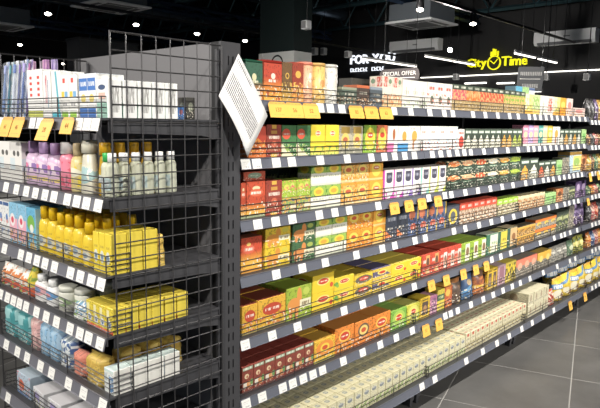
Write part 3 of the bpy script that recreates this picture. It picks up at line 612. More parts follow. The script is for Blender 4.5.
def tea(si, x0, x1, n, ytop, kind, desc, name='tea_box', lev=1, dep=.075, rows=1, shape='box', cat='box', yf=None, gap=.0012, behind=0, zbase=0.0, words=None, zz=ZT):
    yf = (YF + (Y7 if si == 6 else 0)) if yf is None else yf
    z0 = zz[si] + zbase; xa, xb = X_at(x0, z0 + .03, yf), X_at(x1, z0 + .03, yf)
    H = ytop if ytop < 1 else onY(x0, ytop, yf).z - z0
    H = min(H, CLEAR[si] - zbase); pitch = (xb - xa) / n; wd = pitch - gap; h = H / lev - .0006
    shelf = words or (TEA_NAMES[si] + ' tea shelf')
    kinds = kind if isinstance(kind, (list, tuple)) else [kind]
    descs = desc if isinstance(desc, (list, tuple)) else [desc]
    for r in range(rows):
        for l in range(lev):
            for i in range(n):
                k = kinds[i % len(kinds)]; ds = descs[i % len(descs)]
                jx = (random.random() - .5) * gap * .6; jy = random.random() * .006
                x = xa + (i + .5) * pitch + jx; y = yf + r * (dep + .004) + jy * .5; z = z0 + l * (h + .0006)
                if shape == 'box': o = make_box(name, k, wd, dep, h, at(x, y, z))
                elif shape == 'bag': o = put(name, bagmesh(k, wd - .006, dep, h), at(x, y, z, (random.random() - .5) * .14))
                elif shape == 'tube':
                    rr = wd / 2; o = empty(name, x, y, z); put('body', tubemesh(k, rr, h), at(x, y, z), o)
                    put('lid', lidmesh(printed(k + ' lid', DES[k][1][0][5]), rr, h), at(x, y, z), o)
                elif shape == 'tin':
                    o = empty(name, x, y, z); put('body', boxmesh(k, wd, dep, h * .93), at(x, y, z), o)
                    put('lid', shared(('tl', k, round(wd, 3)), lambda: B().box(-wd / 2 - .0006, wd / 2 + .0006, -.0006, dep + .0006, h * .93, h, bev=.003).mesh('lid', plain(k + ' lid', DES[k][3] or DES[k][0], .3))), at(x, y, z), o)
                lay = ('' if lev == 1 else 'upper layer' if l == lev - 1 else 'lower layer')
                rw = '' if rows == 1 else 'front row' if r == 0 else 'back row' if rows == 2 else ['second', 'third', 'fourth', 'fifth', 'sixth', 'seventh', 'eighth'][r - 1] + ' row'
                register(o, shelf, ds, cat, name.replace('_', ' ') + ' group on ' + shelf, lay, rw, x)
# ---- top tea shelf
tea(0, 245.5, 263, 1, 58.5, 'green orange tin', 'dark green tea tin with orange base', 'tea_tin', shape='tin', cat='tin', dep=.085)
tea(0, 264, 282, 1, 59, 'red orange tin', 'red tea tin fading to orange', 'tea_tin', shape='tin', cat='tin', dep=.085)
tea(0, 282.4, 292.3, 1, 61.5, 'brown gold box', 'brown and gold tea box')
tea(0, 292.6, 304, 1, 61.5, 'dark red gold box', 'dark red and gold tea box')
tea(0, 304.6, 316, 1, 61, 'peach tube', 'peach coloured round tea canister', 'tea_canister', shape='tube', cat='canister')
tea(0, 316.3, 329, 1, 62, 'gold tube', 'gold round tea canister', 'tea_canister', shape='tube', cat='canister')
tea(0, 329.3, 341, 1, 63.5, 'silver tube', 'silver round tea canister', 'tea_canister', shape='tube', cat='canister')
tea(0, 342, 357, 1, 86.5, 'smoky green box', 'smoky green tea box')
tea(0, 357.3, 370, 1, 84.5, 'dark orange-top box', 'dark tea box with orange top edge')
tea(0, 370.3, 382.5, 1, 86.5, 'slate box', 'slate grey tea box')
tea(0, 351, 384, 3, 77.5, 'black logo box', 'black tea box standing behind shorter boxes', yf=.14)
tea(0, 383, 402, 2, 75.5, 'white red-flag box', 'white tea box with red corner flag')
tea(0, 402.3, 427, 3, 79, 'plain white box', 'plain white tea box')
tea(0, 427.3, 452, 3, 81.5, 'white red print box', 'white tea box with red print')
tea(0, 452.3, 525, 12, 83.5, ['dark-top rose box'] * 2 + ['dark-top orange box'] * 2 + ['dark-top scarlet box'] * 4 + ['dark-top green box'] * 4,
    ['rose tea box with dark top'] * 2 + ['orange tea box with dark top'] * 2 + ['scarlet tea box with dark top'] * 4 + ['green tea box with dark top'] * 4)
tea(0, 525.4, 566, 6, 93.5, ['yellow white box', 'pale green box', 'plain white box', 'white red band box', 'yellow white box', 'amber box'],
    ['yellow and white tea box', 'pale green tea box', 'small plain white tea box', 'white tea box with red panel', 'yellow and white tea box', 'amber tea box'])
tea(0, 566.3, 572.5, 1, 98, 'pink white box', 'pale pink tea box')
tea(0, 572.8, 585, 1, 107.5, 'pink white box', 'low pale pink tea box', dep=.09)
tea(0, 515, 534, 3, 85.5, ['sky green baby box', 'light green box', 'white blue tall pack'], ['blue and green carton behind the row', 'light green carton behind the row', 'white and blue carton behind the row'], name='carton', yf=.16)
# ---- second
tea(1, 249, 266.8, 1, 126, 'red orange box', 'orange tea box with red top')
tea(1, 267, 282, 1, 124.5, 'dark red text box', 'dark red tea box with gold bands')
tea(1, 282.2, 311, 2, 125, 'green cream badge box', 'green and cream tea box with red badge')
tea(1, 311.3, 339, 2, 124.5, 'yellow badge box', 'bright yellow tea box with small red badge')
tea(1, 339.3, 363, 2, 125.5, 'grey gold box', 'grey tea box with gold shield')
tea(1, 363.6, 376.5, 1, 125, 'green shield box', 'green tea box with yellow shield')
tea(1, 377, 387.5, 1, 125, 'coral shield box', 'coral tea box with yellow shield')
tea(1, 388, 398, 1, 126, 'white pink cosmetic box', 'white carton with pink base', 'carton')
tea(1, 398.3, 408.5, 1, 126, 'white blue cosmetic box', 'white carton with blue base', 'carton')
tea(1, 408.8, 420, 1, 126, 'white orange cosmetic box', 'white carton with orange oval', 'carton')
tea(1, 420.3, 457.5, 4, 126, 'white pale-blue box', 'white carton with pale blue swoosh', 'carton')
tea(1, 457.8, 464.5, 1, 129, 'red white leaflet box', 'red and white carton', 'carton')
tea(1, 464.8, 522.3, 10, 128.5, ['dark drop white box'] * 6 + ['dark drop amber box'] * 2 + ['dark drop lime box'] * 2, ['dark green tea box with white drop'] * 6 + ['dark green tea box with amber drop'] * 2 + ['dark green tea box with lime drop'] * 2)
sl = ['pink', 'lilac', 'rose pink', 'teal', 'cream orange', 'yellow']
tea(1, 522.8, 552, 6, 125, [k + ' slim box' for k in sl], [k + ' slim carton' for k in sl], 'carton')
tea(1, 552.3, 559.5, 1, 126.5, 'white orange cosmetic box', 'white slim carton with orange oval', 'carton')
tea(1, 559.8, 581, 5, 129, ['dark drop white box', 'dark drop amber box'], ['small dark tea box with white drop', 'small dark tea box with amber drop'])
tea(1, 581.3, 586, 1, 129, 'light green box', 'light green slim tea box')
# ---- third
tea(2, 241.3, 246.5, 1, 183, 'red gradient box', 'slim red tea box next to the upright')
tea(2, 247, 266, 1, 181.5, 'red gradient box', 'red tea box fading to yellow')
tea(2, 244, 266, 1, .034, 'red green-oval box', 'red tea box with green oval lying on top', zbase=onY(247, 181.5, YF).z - ZT[2] + .001)
tea(2, 266.3, 282.4, 1, 181, 'dark red text box', 'dark red tea box with gold bands')
tea(2, 282.7, 310.8, 2, .058, 'orange collage box', 'orange collage tea box under a lime one', dep=.08)
tea(2, 282.7, 310.8, 2, 181, 'lime pink box', 'lime green tea box with pink marks', zbase=.0586, dep=.08)
tea(2, 266, 311, 4, .165, 'dark green text box', 'dark green tall tea box behind', yf=.22)
tea(2, 311.2, 341, 2, 163.5, 'white green leaf box', 'white tea box with green leaf top', lev=2)
tea(2, 341.3, 369, 2, 160.5, 'orange medallion box', 'orange tea box with dark medallion', lev=2)
tea(2, 369.3, 383, 1, 160, 'orange shield box', 'orange tea box with yellow shield', lev=2)
tea(2, 383.4, 445.6, 7, 170, ['white magenta hexagon box'] * 2 + ['white lilac hexagon box'] * 2 + ['white aqua hexagon box'] + ['white lime hexagon box'] * 2,
    ['white tea box with magenta side'] * 2 + ['white tea box with lilac side'] * 2 + ['white tea box with aqua side'] + ['white tea box with lime side'] * 2)
tea(2, 384, 446, 7, .165, 'black logo box', 'black stand-in box for the dark gap', yf=.24)  # black boxes stand in for the dark gap behind the row
fr = ['orange', 'peach', 'red', 'white', 'amber', 'lime']
tea(2, 446.2, 520, 6, 161.5, ['dark fruit %s box' % k for k in fr], ['dark green tea box with %s fruit' % k for k in fr], lev=2)
tea(2, 520.3, 538, 2, 159, ['dark drop amber box', 'dark drop white box'], ['dark tea box with amber drop', 'dark tea box with white drop'])
tea(2, 538.3, 556, 3, 161.5, ['dark drop red box', 'dark drop white box', 'dark drop amber box'], ['small dark tea box with red drop', 'small dark tea box with white drop', 'small dark tea box with amber drop'])
tea(2, 556.3, 562, 1, 160.5, 'light green box', 'light green slim tea box')
tea(2, 562.3, 569, 1, 158, 'grey print box', 'grey printed carton', 'carton')
tea(2, 569.3, 581, 1, 152, 'pale blue yellow carton', 'pale blue and yellow carton', 'carton', dep=.09)
tea(2, 581.3, 586.5, 1, 155, 'orange brown box', 'orange brown carton', 'carton')
# ---- fourth
tea(3, 241.5, 262.5, 1, 238.5, 'sunset box', 'red and yellow sunset tea box', dep=.10)
tea(3, 242, 264, 1, .15, 'dark red gold box', 'dark brown box behind the sunset box', yf=.2)
tea(3, 265.3, 290.5, 1, 229, 'yellow elephant box', 'yellow tea box with orange elephant', lev=2, dep=.12)
tea(3, 292.6, 315, 1, 224.5, 'green elephant box', 'green tea box with orange elephant', lev=2, dep=.12)
tea(3, 316, 347, 2, 218.5, 'white green leaf box', 'white tea box with green leaf top', lev=2)
tea(3, 347.3, 372.7, 2, 211, 'orange sun box', 'orange tea box with sun print', lev=2)
tea(3, 373, 385.5, 1, 209, 'orange shield box', 'orange tea box with yellow shield', lev=2)
tea(3, 386, 408, 2, 210.5, 'navy orange box', 'navy tea box with orange wedge')
tea(3, 408.3, 446.5, 4, 207.5, 'blue yellow-edge box', 'blue tea box with yellow edge')
tea(3, 446.8, 459.5, 1, 206, 'dark yellow ring box', 'dark tea box with yellow ring')
tea(3, 459.8, 497, 6, 203.5, 'red top mosaic box', 'patterned tea box with red top')
tea(3, 497.3, 518, 4, 200, 'lime top mosaic box', 'patterned tea box with lime top')
tea(3, 518.3, 545, 5, 197, 'cream mosaic box', 'cream patterned tea box')
tea(3, 545.3, 556, 2, 194, 'light green box', 'light green tea box')
tea(3, 556.3, 575, 3, 189.5, ['orange brown box', 'grey print box', 'dark green text box'], ['orange brown carton', 'grey printed carton', 'dark green carton'], 'carton')
tea(3, 575.3, 585.5, 2, 182, 'purple tall box', 'tall purple carton', 'carton')
# ---- fifth
tea(4, 242, 257.8, 1, 307, 'yellow red-oval box', 'narrow yellow tea box with red oval', dep=.11, rows=2)
tea(4, 258.3, 286, 1, 301, 'yellow red-oval box', 'wide yellow tea box with red oval', dep=.11, rows=2)
tea(4, 286.4, 311.5, 1, 289.5, 'lime elephant box', 'lime tea box with orange elephant', dep=.11, rows=2)
tea(4, 312.4, 334, 1, 277, 'yellow lemon box', 'yellow tea box with red oval logo', lev=2, dep=.11)
tea(4, 297, 315, 1, .155, 'yellow lemon box', 'yellow tea box behind the lime box', yf=.26)
tea(4, 334.4, 354, 1, 279, 'yellow leaf box', 'yellow tea box with green leaves', lev=2, dep=.10, rows=2)
tea(4, 354.4, 372.6, 1, 276.5, 'yellow dark-centre box', 'yellow tea box with dark centre', lev=2, dep=.10, rows=2)
tea(4, 373, 391, 1, 270, 'yellow violet box', 'yellow tea box with violet band', lev=2, dep=.10, rows=2)
tea(4, 391.3, 421, 2, 265, 'yellow lemon box', 'broad yellow tea box with red oval', lev=2, dep=.10, rows=2)
tea(4, 422, 440, 2, 256, 'red bronze tea box', 'red tea box with bronze picture', dep=.09, rows=2)
tea(4, 440.3, 461, 3, 249.5, 'red white tea box', 'red tea box with white panel', dep=.09, rows=2)
tea(4, 461.3, 486, 3, 244.5, 'lime photo box', 'lime tea box with white panel', dep=.09, rows=2)
tea(4, 486.3, 497.5, 1, 235.5, 'green white panel box', 'dark green tea box with white panel')
tea(4, 497.8, 507, 1, 232, 'green yellow panel box', 'dark green tea box with yellow panel')
tea(4, 507.3, 517, 1, 228.5, 'green tan panel box', 'dark green tea box with tan panel')
tea(4, 517.3, 535, 3, 228, 'gold black mosaic box', 'gold and black patterned tea box', lev=2)
tea(4, 535.3, 556, 3, 220.5, 'orange-top grey box', 'grey tea box with orange top', lev=2)
tea(4, 556.3, 568, 2, 213, 'dark green text box', 'dark green lettered tea box')
tea(4, 568.3, 573.5, 1, 207, 'grey print box', 'grey printed carton', 'carton')
tea(4, 573.8, 585, 2, 203, 'purple foil bag', 'purple foil coffee bag', 'coffee_bag', shape='bag', cat='bag', dep=.06)
# ---- sixth
tea(5, 242.5, 314, 7, 368, 'dark red fruit carton', 'dark red fruit tea carton', dep=.062, rows=4)
tea(5, 314.4, 335, 1, 342.5, 'yellow flower box', 'yellow tea box with orange flower', dep=.09, rows=2)
tea(5, 335.4, 354.4, 1, 330, 'orange lemon box', 'orange tea box with red oval logo', dep=.10, rows=2)
tea(5, 354.8, 372, 1, 323.5, 'orange dark-medallion box', 'orange tea box with dark medallion', dep=.10, rows=2)
tea(5, 372.4, 390.6, 1, 317, 'orange lemon box', 'orange tea box with red oval logo', dep=.10, rows=2)
tea(5, 391, 406.6, 1, 312.5, 'green leaf tea box', 'leaf green tea box', dep=.10, rows=2)
tea(5, 407, 419.7, 1, 306.5, 'yellow green tea box', 'yellow green tea box', dep=.10, rows=2)
tea(5, 420, 429.7, 1, 299.5, 'yellow window box', 'yellow tea box with dark window', dep=.08)
tea(5, 430, 437, 1, 297, 'mauve pink box', 'mauve and pink tea box', dep=.08)
tea(5, 437.3, 444.5, 1, 291, 'green yellow split box', 'yellow tea box with green band', dep=.08)
tea(5, 444.8, 452.3, 1, 287.5, 'orange red collage box', 'orange and red patterned tea box', dep=.08)
tea(5, 452.6, 464.5, 1, 282, 'brown coffee bag', 'brown coffee bag', 'coffee_bag', shape='bag', cat='bag', dep=.07)
tea(5, 464.8, 476, 1, 277, 'blue coffee bag', 'blue coffee bag', 'coffee_bag', shape='bag', cat='bag', dep=.07)
tea(5, 476.3, 487, 1, 274, 'orange coffee bag', 'rust orange coffee bag', 'coffee_bag', shape='bag', cat='bag', dep=.07)
tea(5, 487.3, 497.3, 2, 270.5, 'yellow window box', 'small yellow box with dark window', 'carton')
tea(5, 497.6, 505.3, 1, 266.5, 'mauve slim box', 'pale mauve carton', 'carton')
tea(5, 505.6, 515.7, 2, 263.5, 'yellow black box', 'yellow and black carton', 'carton')
tea(5, 516, 537, 3, 261, 'coral top box', 'grey tea box with coral top')
tea(5, 537.5, 551, 2, 254, 'gold top box', 'grey tea box with gold top')
tea(5, 551.3, 569, 3, 249, 'silver coffee bag', 'silver coffee bag', 'coffee_bag', shape='bag', cat='bag', dep=.06)
tea(5, 569.3, 575, 1, 242, 'green coffee bag', 'green coffee bag', 'coffee_bag', shape='bag', cat='bag', dep=.06)
tea(5, 575.3, 584.5, 2, 238, 'yellow green slim bag', 'olive and yellow coffee bag', 'coffee_bag', shape='bag', cat='bag', dep=.06)
# ---- bottom: rows of small cream cartons, a two-layer stack, bags
cx0, cx1 = .16, X_at(468, .2, Y7 + YF); nn = int((cx1 - cx0) / .059)
def cartons(xa, n, pitch, rows, kind, desc, h, dep, y0, zb=0.0, layer=''):
    me = boxmesh(kind, pitch - .0035, dep, h)
    for r in range(rows):
        for i in range(n):
            x = xa + (i + .5) * pitch + (random.random() - .5) * .001
            o = put('tea_carton', me, at(x, y0 + r * (dep + .004) + random.random() * .003, ZT[6] + zb, (random.random() - .5) * .03))
            rw = 'front row' if r == 0 else ['second', 'third', 'fourth', 'fifth', 'sixth', 'seventh'][r - 1] + ' row back'
            register(o, 'bottom tea shelf', desc, 'box', 'cream cartons on bottom tea shelf', layer, rw, x)
cartons(cx0, nn, .059, 7, 'cream herb carton', 'cream herbal tea carton', .105, .055, Y7 + YF)
xr = cx0 + nn * .059 + .004; x_r1 = X_at(527, .2, Y7 + YF); nr = int((x_r1 - xr) / .059)
cartons(xr, nr, .059, 6, 'cream red-mark carton', 'cream red-marked tea carton', .112, .055, Y7 + YF)
xs_ = xr + nr * .059 + .006; xs1 = X_at(548, .2, Y7 + YF)
tea(6, 527.8, 548, 4, .165, 'cream flat carton', 'stacked cream tea carton', 'tea_carton', lev=2, dep=.20, rows=1)
# a few cartons left on the back of the heap under the sixth shelf
for i in range(4):
    x = .98 + i * .059
    o = put('tea_carton', boxmesh('cream herb carton', .0575, .055, .085), at(x, .20, ZT[6] + .1056)); register(o, 'bottom tea shelf', 'loose cream tea carton on top of the others', 'box', 'cream cartons on bottom tea shelf', '', '', x)
tea(6, 549, 556.5, 1, 293, 'red snack bag', 'red and white snack bag', 'snack_bag', shape='bag', cat='bag', dep=.07)
tea(6, 557, 608, 7, 281, ['yellow cocoa bag', 'yellow cocoa bag plain'], ['yellow cocoa bag with blue band', 'yellow cocoa bag with brown picture'], 'cocoa_bag', shape='bag', cat='bag', dep=.09)
tea(6, 550, 604, 6, 266, 'yellow cocoa bag', 'yellow cocoa bag in the second rank', 'cocoa_bag', shape='bag', cat='bag', dep=.09, yf=.065)
# ---- far bay at the right edge
far = [(98, ['black foil bag', 'black foil bag', 'purple foil bag', 'gold foil bag']), (133, ['brown foil bag', 'black foil bag', 'rose foil bag']), (155, ['gold foil bag', 'brown foil bag', 'green foil bag']),
       (186, ['green foil bag', 'orange foil bag', 'rose foil bag']), (205, ['black foil bag', 'rose foil bag', 'red foil bag']), (234, ['orange foil bag', 'blue foil bag', 'rose foil bag'])]
for si, (yt, ks) in enumerate(far):
    tea(si, 588.8, 603, 4, yt, ks, [k.replace('foil bag', 'foil coffee bag') for k in ks], 'coffee_bag', shape='bag', cat='bag', dep=.07, words=TEA_NAMES[si] + ' shelf of the far bay', zz=ZB4)

# ------------------------------------------------------------------ toiletries on the endcap
XF = XE + .026
def endspan(si, x0, x1):
    z0 = ZE[si]; return Y_at(x0, z0 + .03, XF), Y_at(x1, z0 + .03, XF)
def endh(si, x0, ytop): return onX(x0, ytop, XF).z - ZE[si]
CLE = [9] + [ZE[i - 1] - .05 - ZE[i] for i in range(1, 6)]
def end(si, x0, x1, n, ytop, kind, desc, name='carton', dep=.05, rows=1, shape='box', cat='box', yl=None, gap=.0015, lev=1, xoff=0.0, lean=0.0):
    ya, yb = endspan(si, x0, x1) if yl is None else yl
    H = min(ytop if ytop < 1 else endh(si, x0, ytop), CLE[si]); pitch = (ya - yb) / n; wd = pitch - gap; h = H / lev - .0006
    kinds = kind if isinstance(kind, (list, tuple)) else [kind]; descs = desc if isinstance(desc, (list, tuple)) else [desc]
    shelf = END_NAMES[si] + ' endcap shelf'
    for r in range(rows):
        for l in range(lev):
            for i in range(n):
                k = kinds[i % len(kinds)]; y = ya - (i + .5) * pitch; x = XF + xoff + r * (dep + .003) + random.random() * .002; z = ZE[si] + l * (h + .0006)
                wm = endw(x, y, z) @ Matrix.Rotation((random.random() - .5) * .03, 4, 'Z')
                o = put(name, boxmesh(k, wd, dep, h) if shape == 'box' else bagmesh(k, wd, dep, h), wm)
                rw = '' if rows == 1 else ('front row' if r == 0 else ['second', 'third', 'fourth', 'fifth', 'sixth', 'seventh'][r - 1] + ' row back')
                register(o, shelf, descs[i % len(descs)], cat, name.replace('_', ' ') + ' group on ' + shelf, '' if lev == 1 else 'upper layer' if l else 'lower layer', rw, -y)
BOTC = {}
def bottle(si, x0, x1, ytop, bodym, capm, desc, style='flat', dep=.04, xoff=0.0, name='bottle', order=None, y=None, wd=None, h=None, row='', tilt=0.0):
    if y is None:
        ya, yb = endspan(si, x0, x1); y = (ya + yb) / 2; wd = ya - yb - .002
        h = endh(si, x0, ytop)
    h = min(h, CLE[si]); x = XF + xoff; z = ZE[si]; key = (bodym.name, capm.name, style, round(wd, 3), round(dep, 3), round(h, 3))
    if key not in BOTC:
        P = {'flat': [(.86, 0), (.97, .01), (1, .05), (1, .52), (.93, .62), (.74, .7), (.42, .74)], 'waist': [(.8, 0), (.95, .015), (1, .12), (.86, .4), (.96, .62), (.9, .7), (.5, .76)],
             'clear': [(.84, 0), (.97, .012), (1, .04), (1, .5), (.94, .6), (.97, .68), (.8, .76), (.5, .80)], 'jar': [(.85, 0), (1, .03), (1, .72), (.94, .78)], 'cone': [(.95, 0), (1, .02), (.92, .4), (.72, .72), (.55, .76)]}[style]
        pz = P[-1][1]
        b = B().lathe([(r, q * h) for r, q in P], 20, wd / 2, dep / 2, cy=dep / 2).mesh('body', bodym, uvcyl=(wd / 2, h))
        cr_ = {'jar': .99, 'cone': .62, 'waist': .62, 'clear': .54}.get(style, .46); k = min(wd, dep * 1.25) / 2 if style not in ('jar',) else None
        cx_, cy_ = (wd / 2 * cr_, dep / 2 * cr_) if style == 'jar' else (k * cr_ * 1.25, min(dep / 2 * .95, k * cr_ * 1.25))
        c = B().lathe([(1, pz * h), (1, h * .985), (.9, h), (.3, h)], 16, cx_, cy_, cy=dep / 2).mesh('cap', capm)
        BOTC[key] = (b, c)
    b, c = BOTC[key]
    wm = endw(x, y, z) @ Matrix.Rotation(tilt, 4, 'Z')
    o = put(name, None, wm); put('body', b, wm, o); put('cap', c, wm, o)
    register(o, END_NAMES[si] + ' endcap shelf', desc, 'bottle', name.replace('_', ' ') + ' group on ' + END_NAMES[si] + ' endcap shelf', '', row, -y)
    return o
# ---- top shelf: toothbrush packs, toothpaste
clearp = glassy('clear blister plastic', 'e8eef2', .12, .12)
def toothbrush(px, dx, hue, head, order):
    y = Y_at(px, ZE[0] + .05, XF + dx); z = ZE[0]; wm = endw(XF + dx, y, z) @ Matrix.Rotation(-.10, 4, 'X')
    o = put('toothbrush_pack', None, wm)
    put('card', shared(('tbc', hue), lambda: B().box(-.014, .014, .010, .0112, .002, .20, bev=.0004).mesh('card', printed('toothbrush card ' + hue, hue, [('N', 4, .52, 0, 1, 'e6e9ee'), ('T', .2, .8, .1, .2, 'f4f4f8')]), uvbox=(-.014, .014, 0, 1, 0, .2))), wm, o)
    put('handle', shared(('tbh', hue), lambda: B().lathe([(.003, .01), (.0055, .03), (.004, .07), (.005, .11), (.0028, .14), (.0026, .155)], 8, cy=.003).mesh('handle', plain('toothbrush handle ' + hue, hue, .3))), wm, o)
    put('bristle_head', shared(('tbb', head), lambda: B().box(-.006, .006, -.001, .006, .155, .186, bev=.002).mesh('bristle_head', plain('bristle ' + head, head, .6))), wm, o)
    put('blister', shared('tbp', lambda: B().lathe([(.6, .004), (1, .015), (1, .17), (.9, .19), (.4, .196)], 12, .013, .009, cy=.002).mesh('blister', clearp)), wm, o)
    return o
hues = [('6a86b8', '9aa6d8'), ('3f8aa0', '4fb0b8'), ('c8d0e0', '5a78c0'), ('8a94c8', '7a60b8'), ('4a68a8', 'a89ad8'), ('8a70b8', 'd06ab0')]
words = ['dusty blue', 'turquoise', 'pale grey', 'periwinkle', 'deep blue', 'violet']
for i, (a, b_) in enumerate(hues):
    o = toothbrush(1.5 + i * 4.6, .004 + .012 * (i % 2), a, b_, i)
    register(o, 'top endcap shelf', words[i] + ' toothbrush pack', 'toothbrush', 'toothbrush packs on top endcap shelf', '', '', i)
end(0, 27.5, 43, 2, 70, 'white toothpaste box', 'white toothpaste box with red squares', 'toothpaste_box', dep=.04, rows=2)
end(0, 43.4, 51, 1, 70.5, 'white rose-mark box', 'white toothpaste box with rose lettering', 'toothpaste_box', dep=.04, rows=2)
end(0, 51.4, 60.5, 1, 71, 'white turquoise box', 'white toothpaste box with turquoise stripe', 'toothpaste_box', dep=.04, rows=2)
end(0, 61, 77, 2, 75.5, 'white four-colour box', 'white toothpaste box with four colour blocks', 'toothpaste_box', dep=.04, rows=2)
end(0, 79, 96, 2, 74, 'white blue toothpaste box', 'blue and white toothpaste box', 'toothpaste_box', dep=.045, rows=2)
end(0, 96.4, 108, 1, 79.5, 'white mint toothpaste box', 'mint and white toothpaste box', 'toothpaste_box', dep=.045, rows=5)
for i in range(2):
    x = -.158 + i * .038
    o = put('carton', boxmesh(['bright blue pack', 'black logo box'][i], .045, .034, [.042, .07][i]), endw(x, .05, ZE[0])); register(o, 'top endcap shelf', ['small blue carton at the back', 'small black carton at the back'][i], 'box', 'cartons at the back of top endcap shelf', '', '', x)
# purple and pink packs hanging high behind the boxes
for i, (c1, c2, px) in enumerate((('b86ab0', 'ecd0e4', 31), ('4a4050', '9a8aa0', 37), ('8a4a9a', 'd8a0c8', 44), ('6a58a8', 'c0b0e0', 48))):
    D('tall pack %d' % i, c1, [('N', 5, .52, 0, 1, c2)])
    y = Y_at(px, ZE[0] + .1, XF + .1)
    o = put('toothbrush_pack', boxmesh('tall pack %d' % i, .03, .012, .205), endw(XF + .105 + .016 * (i % 2), y, ZE[0])); register(o, 'top endcap shelf', ['pink', 'black', 'violet', 'indigo'][i] + ' tall pack behind the toothpaste', 'toothbrush', 'tall packs behind the toothpaste', '', '', i)
# ---- second shelf: cartons and bottles
end(1, 0, 22.5, 2, 141, 'white plain carton', 'white carton with two dark eyes', 'carton', dep=.06)
def body(nm, base, ops=(), rough=.3): return printed('bottle ' + nm, base, ops, rough)
lil = body('lilac', 'd9b8dc', [('E', .5, .42, .5, .16, 'ecd6ea'), ('E', .4, .45, .2, .06, 'e06a9a'), ('R', 0, 1, .12, .2, 'e8d070'), ('N', 6, .58, .1, .5, '8a6ab0')])
lcap = plain('lilac cap', 'b898c4', .4)
for i, (a, b_) in enumerate(((23, 33), (33.3, 43.5), (43.8, 56))):
    bottle(1, a, b_, 141 + i, lil, lcap, ['lilac bottle', 'lilac bottle', 'broad lilac bottle'][i], 'flat', .05)
bottle(1, 56.5, 67.5, 142, body('pink', 'ec7f9c', [('N', 5, .56, .1, .6, 'e2506e')]), plain('white cap', 'f0ecec', .4), 'pink bottle with white cap', 'waist', .045)
bottle(1, 68, 76.5, 143, body('cream', 'e6d28c', [('N', 5, .54, .1, .6, 'ecd03a'), ('E', .5, .4, .5, .1, 'f4f0d8')]), plain('beige cap', 'cdb890', .4), 'cream and yellow bottle', 'flat', .045)
bottle(1, 77, 89, 140, body('ivory', 'e0dcc8', [('E', .5, .35, .5, .16, '9fc4c8'), ('N', 6, .58, .2, .5, 'f2f0e6')]), plain('ivory cap', 'd8d4c2', .4), 'ivory bottle with pale blue label', 'cone', .05)
def liquid(nm, col, lab):
    if nm in MATS: return MATS[nm]
    m = printed(nm, col, [('R', .12, .88, .16, .44, lab), ('E', .5, .32, .24, .08, 'dfe8ec')], .12)
    b = m.node_tree.nodes['Principled BSDF']; b.inputs['Transmission Weight'].default_value = .35; b.inputs['IOR'].default_value = 1.33
    return m
oil = liquid('amber oil', 'd8a418', 'e2b830'); ocap = plain('amber cap', 'c8981c', .4)
ycol, wcap = liquid('clear pale lotion', 'e2e6cf', 'c4dce2'), plain('glossy white cap', 'f4f4f2', .25)
gcap = plain('green cap', '3fae5a', .3)
for i in range(4):
    y = .078
    bottle(1, 0, 0, 0, oil, ocap, 'amber oil bottle behind the clear bottles', 'cone', .044, xoff=.012 + .047 * i, y=y, wd=.044, h=.156, row=['front row', 'second row', 'third row', 'fourth row'][i])
ybt = Y_at(102, ZE[1] + .04, XF)
bottle(1, 0, 0, 0, ycol, gcap, 'clear lotion bottle with green cap', 'clear', .038, xoff=0, y=ybt, wd=.040, h=.128)
for i in range(6):
    bottle(1, 0, 0, 0, ycol, wcap, 'clear lotion bottle with white cap', 'clear', .038, xoff=.004 + i * .0415, y=.030 if i else .022, wd=.038, h=.128, row=['front row', 'second row back', 'third row back', 'fourth row back', 'fifth row back', 'sixth row back'][i])
# ---- third shelf: baby care in yellow
end(2, -2, 9.5, 2, 200, 'white blue tall pack', 'white tall pack with blue dot', 'carton', dep=.05)
end(2, 10, 26.5, 2, 202, 'sky pink baby box', 'sky blue and pink baby box', 'carton', dep=.055, rows=2)
end(2, 27, 36.5, 1, 207, 'sky green baby box', 'sky blue baby box with green picture', 'carton', dep=.055, rows=2)
yb_ = body('yellow', 'ecc71e', [('E', .5, .26, .42, .13, 'e2dcc0'), ('E', .5, .26, .26, .06, '7f93a8'), ('T', .2, .8, .44, .48, 'b8921a')]); yc_ = plain('yellow cap', 'dcb41c', .35)
xs = [(36.8, 44.5, 206), (44.7, 53, 208), (53.2, 61, 212.5), (61.2, 69.5, 214), (69.7, 79.5, 215), (79.7, 89.5, 222)]
for i, (a, b_, yt) in enumerate(xs):
    bottle(2, a, b_, yt, yb_, yc_, 'yellow baby lotion bottle', 'flat', .04, row='front row')
for r in range(1, 4):
    for i in range(6):
        bottle(2, 0, 0, 0, yb_, yc_, 'yellow baby lotion bottle', 'flat', .04, xoff=.044 * r + .004, y=.425 - i * .052 - (.026 if r % 2 else 0), wd=.046, h=.150, row=['second row back', 'third row back', 'fourth row back'][r - 1])
end(2, 90, 115, 3, 230, 'yellow baby box', 'yellow baby cream box', 'carton', dep=.052, rows=3, yl=(.105, .006))
o = put('carton', bagmesh('yellow sponge bag', .09, .03, .10), endw(-.245, .055, ZE[2])); register(o, 'third endcap shelf', 'yellow pouch behind the baby cream boxes', 'bag', 'pouches on third endcap shelf', '', '', 0)
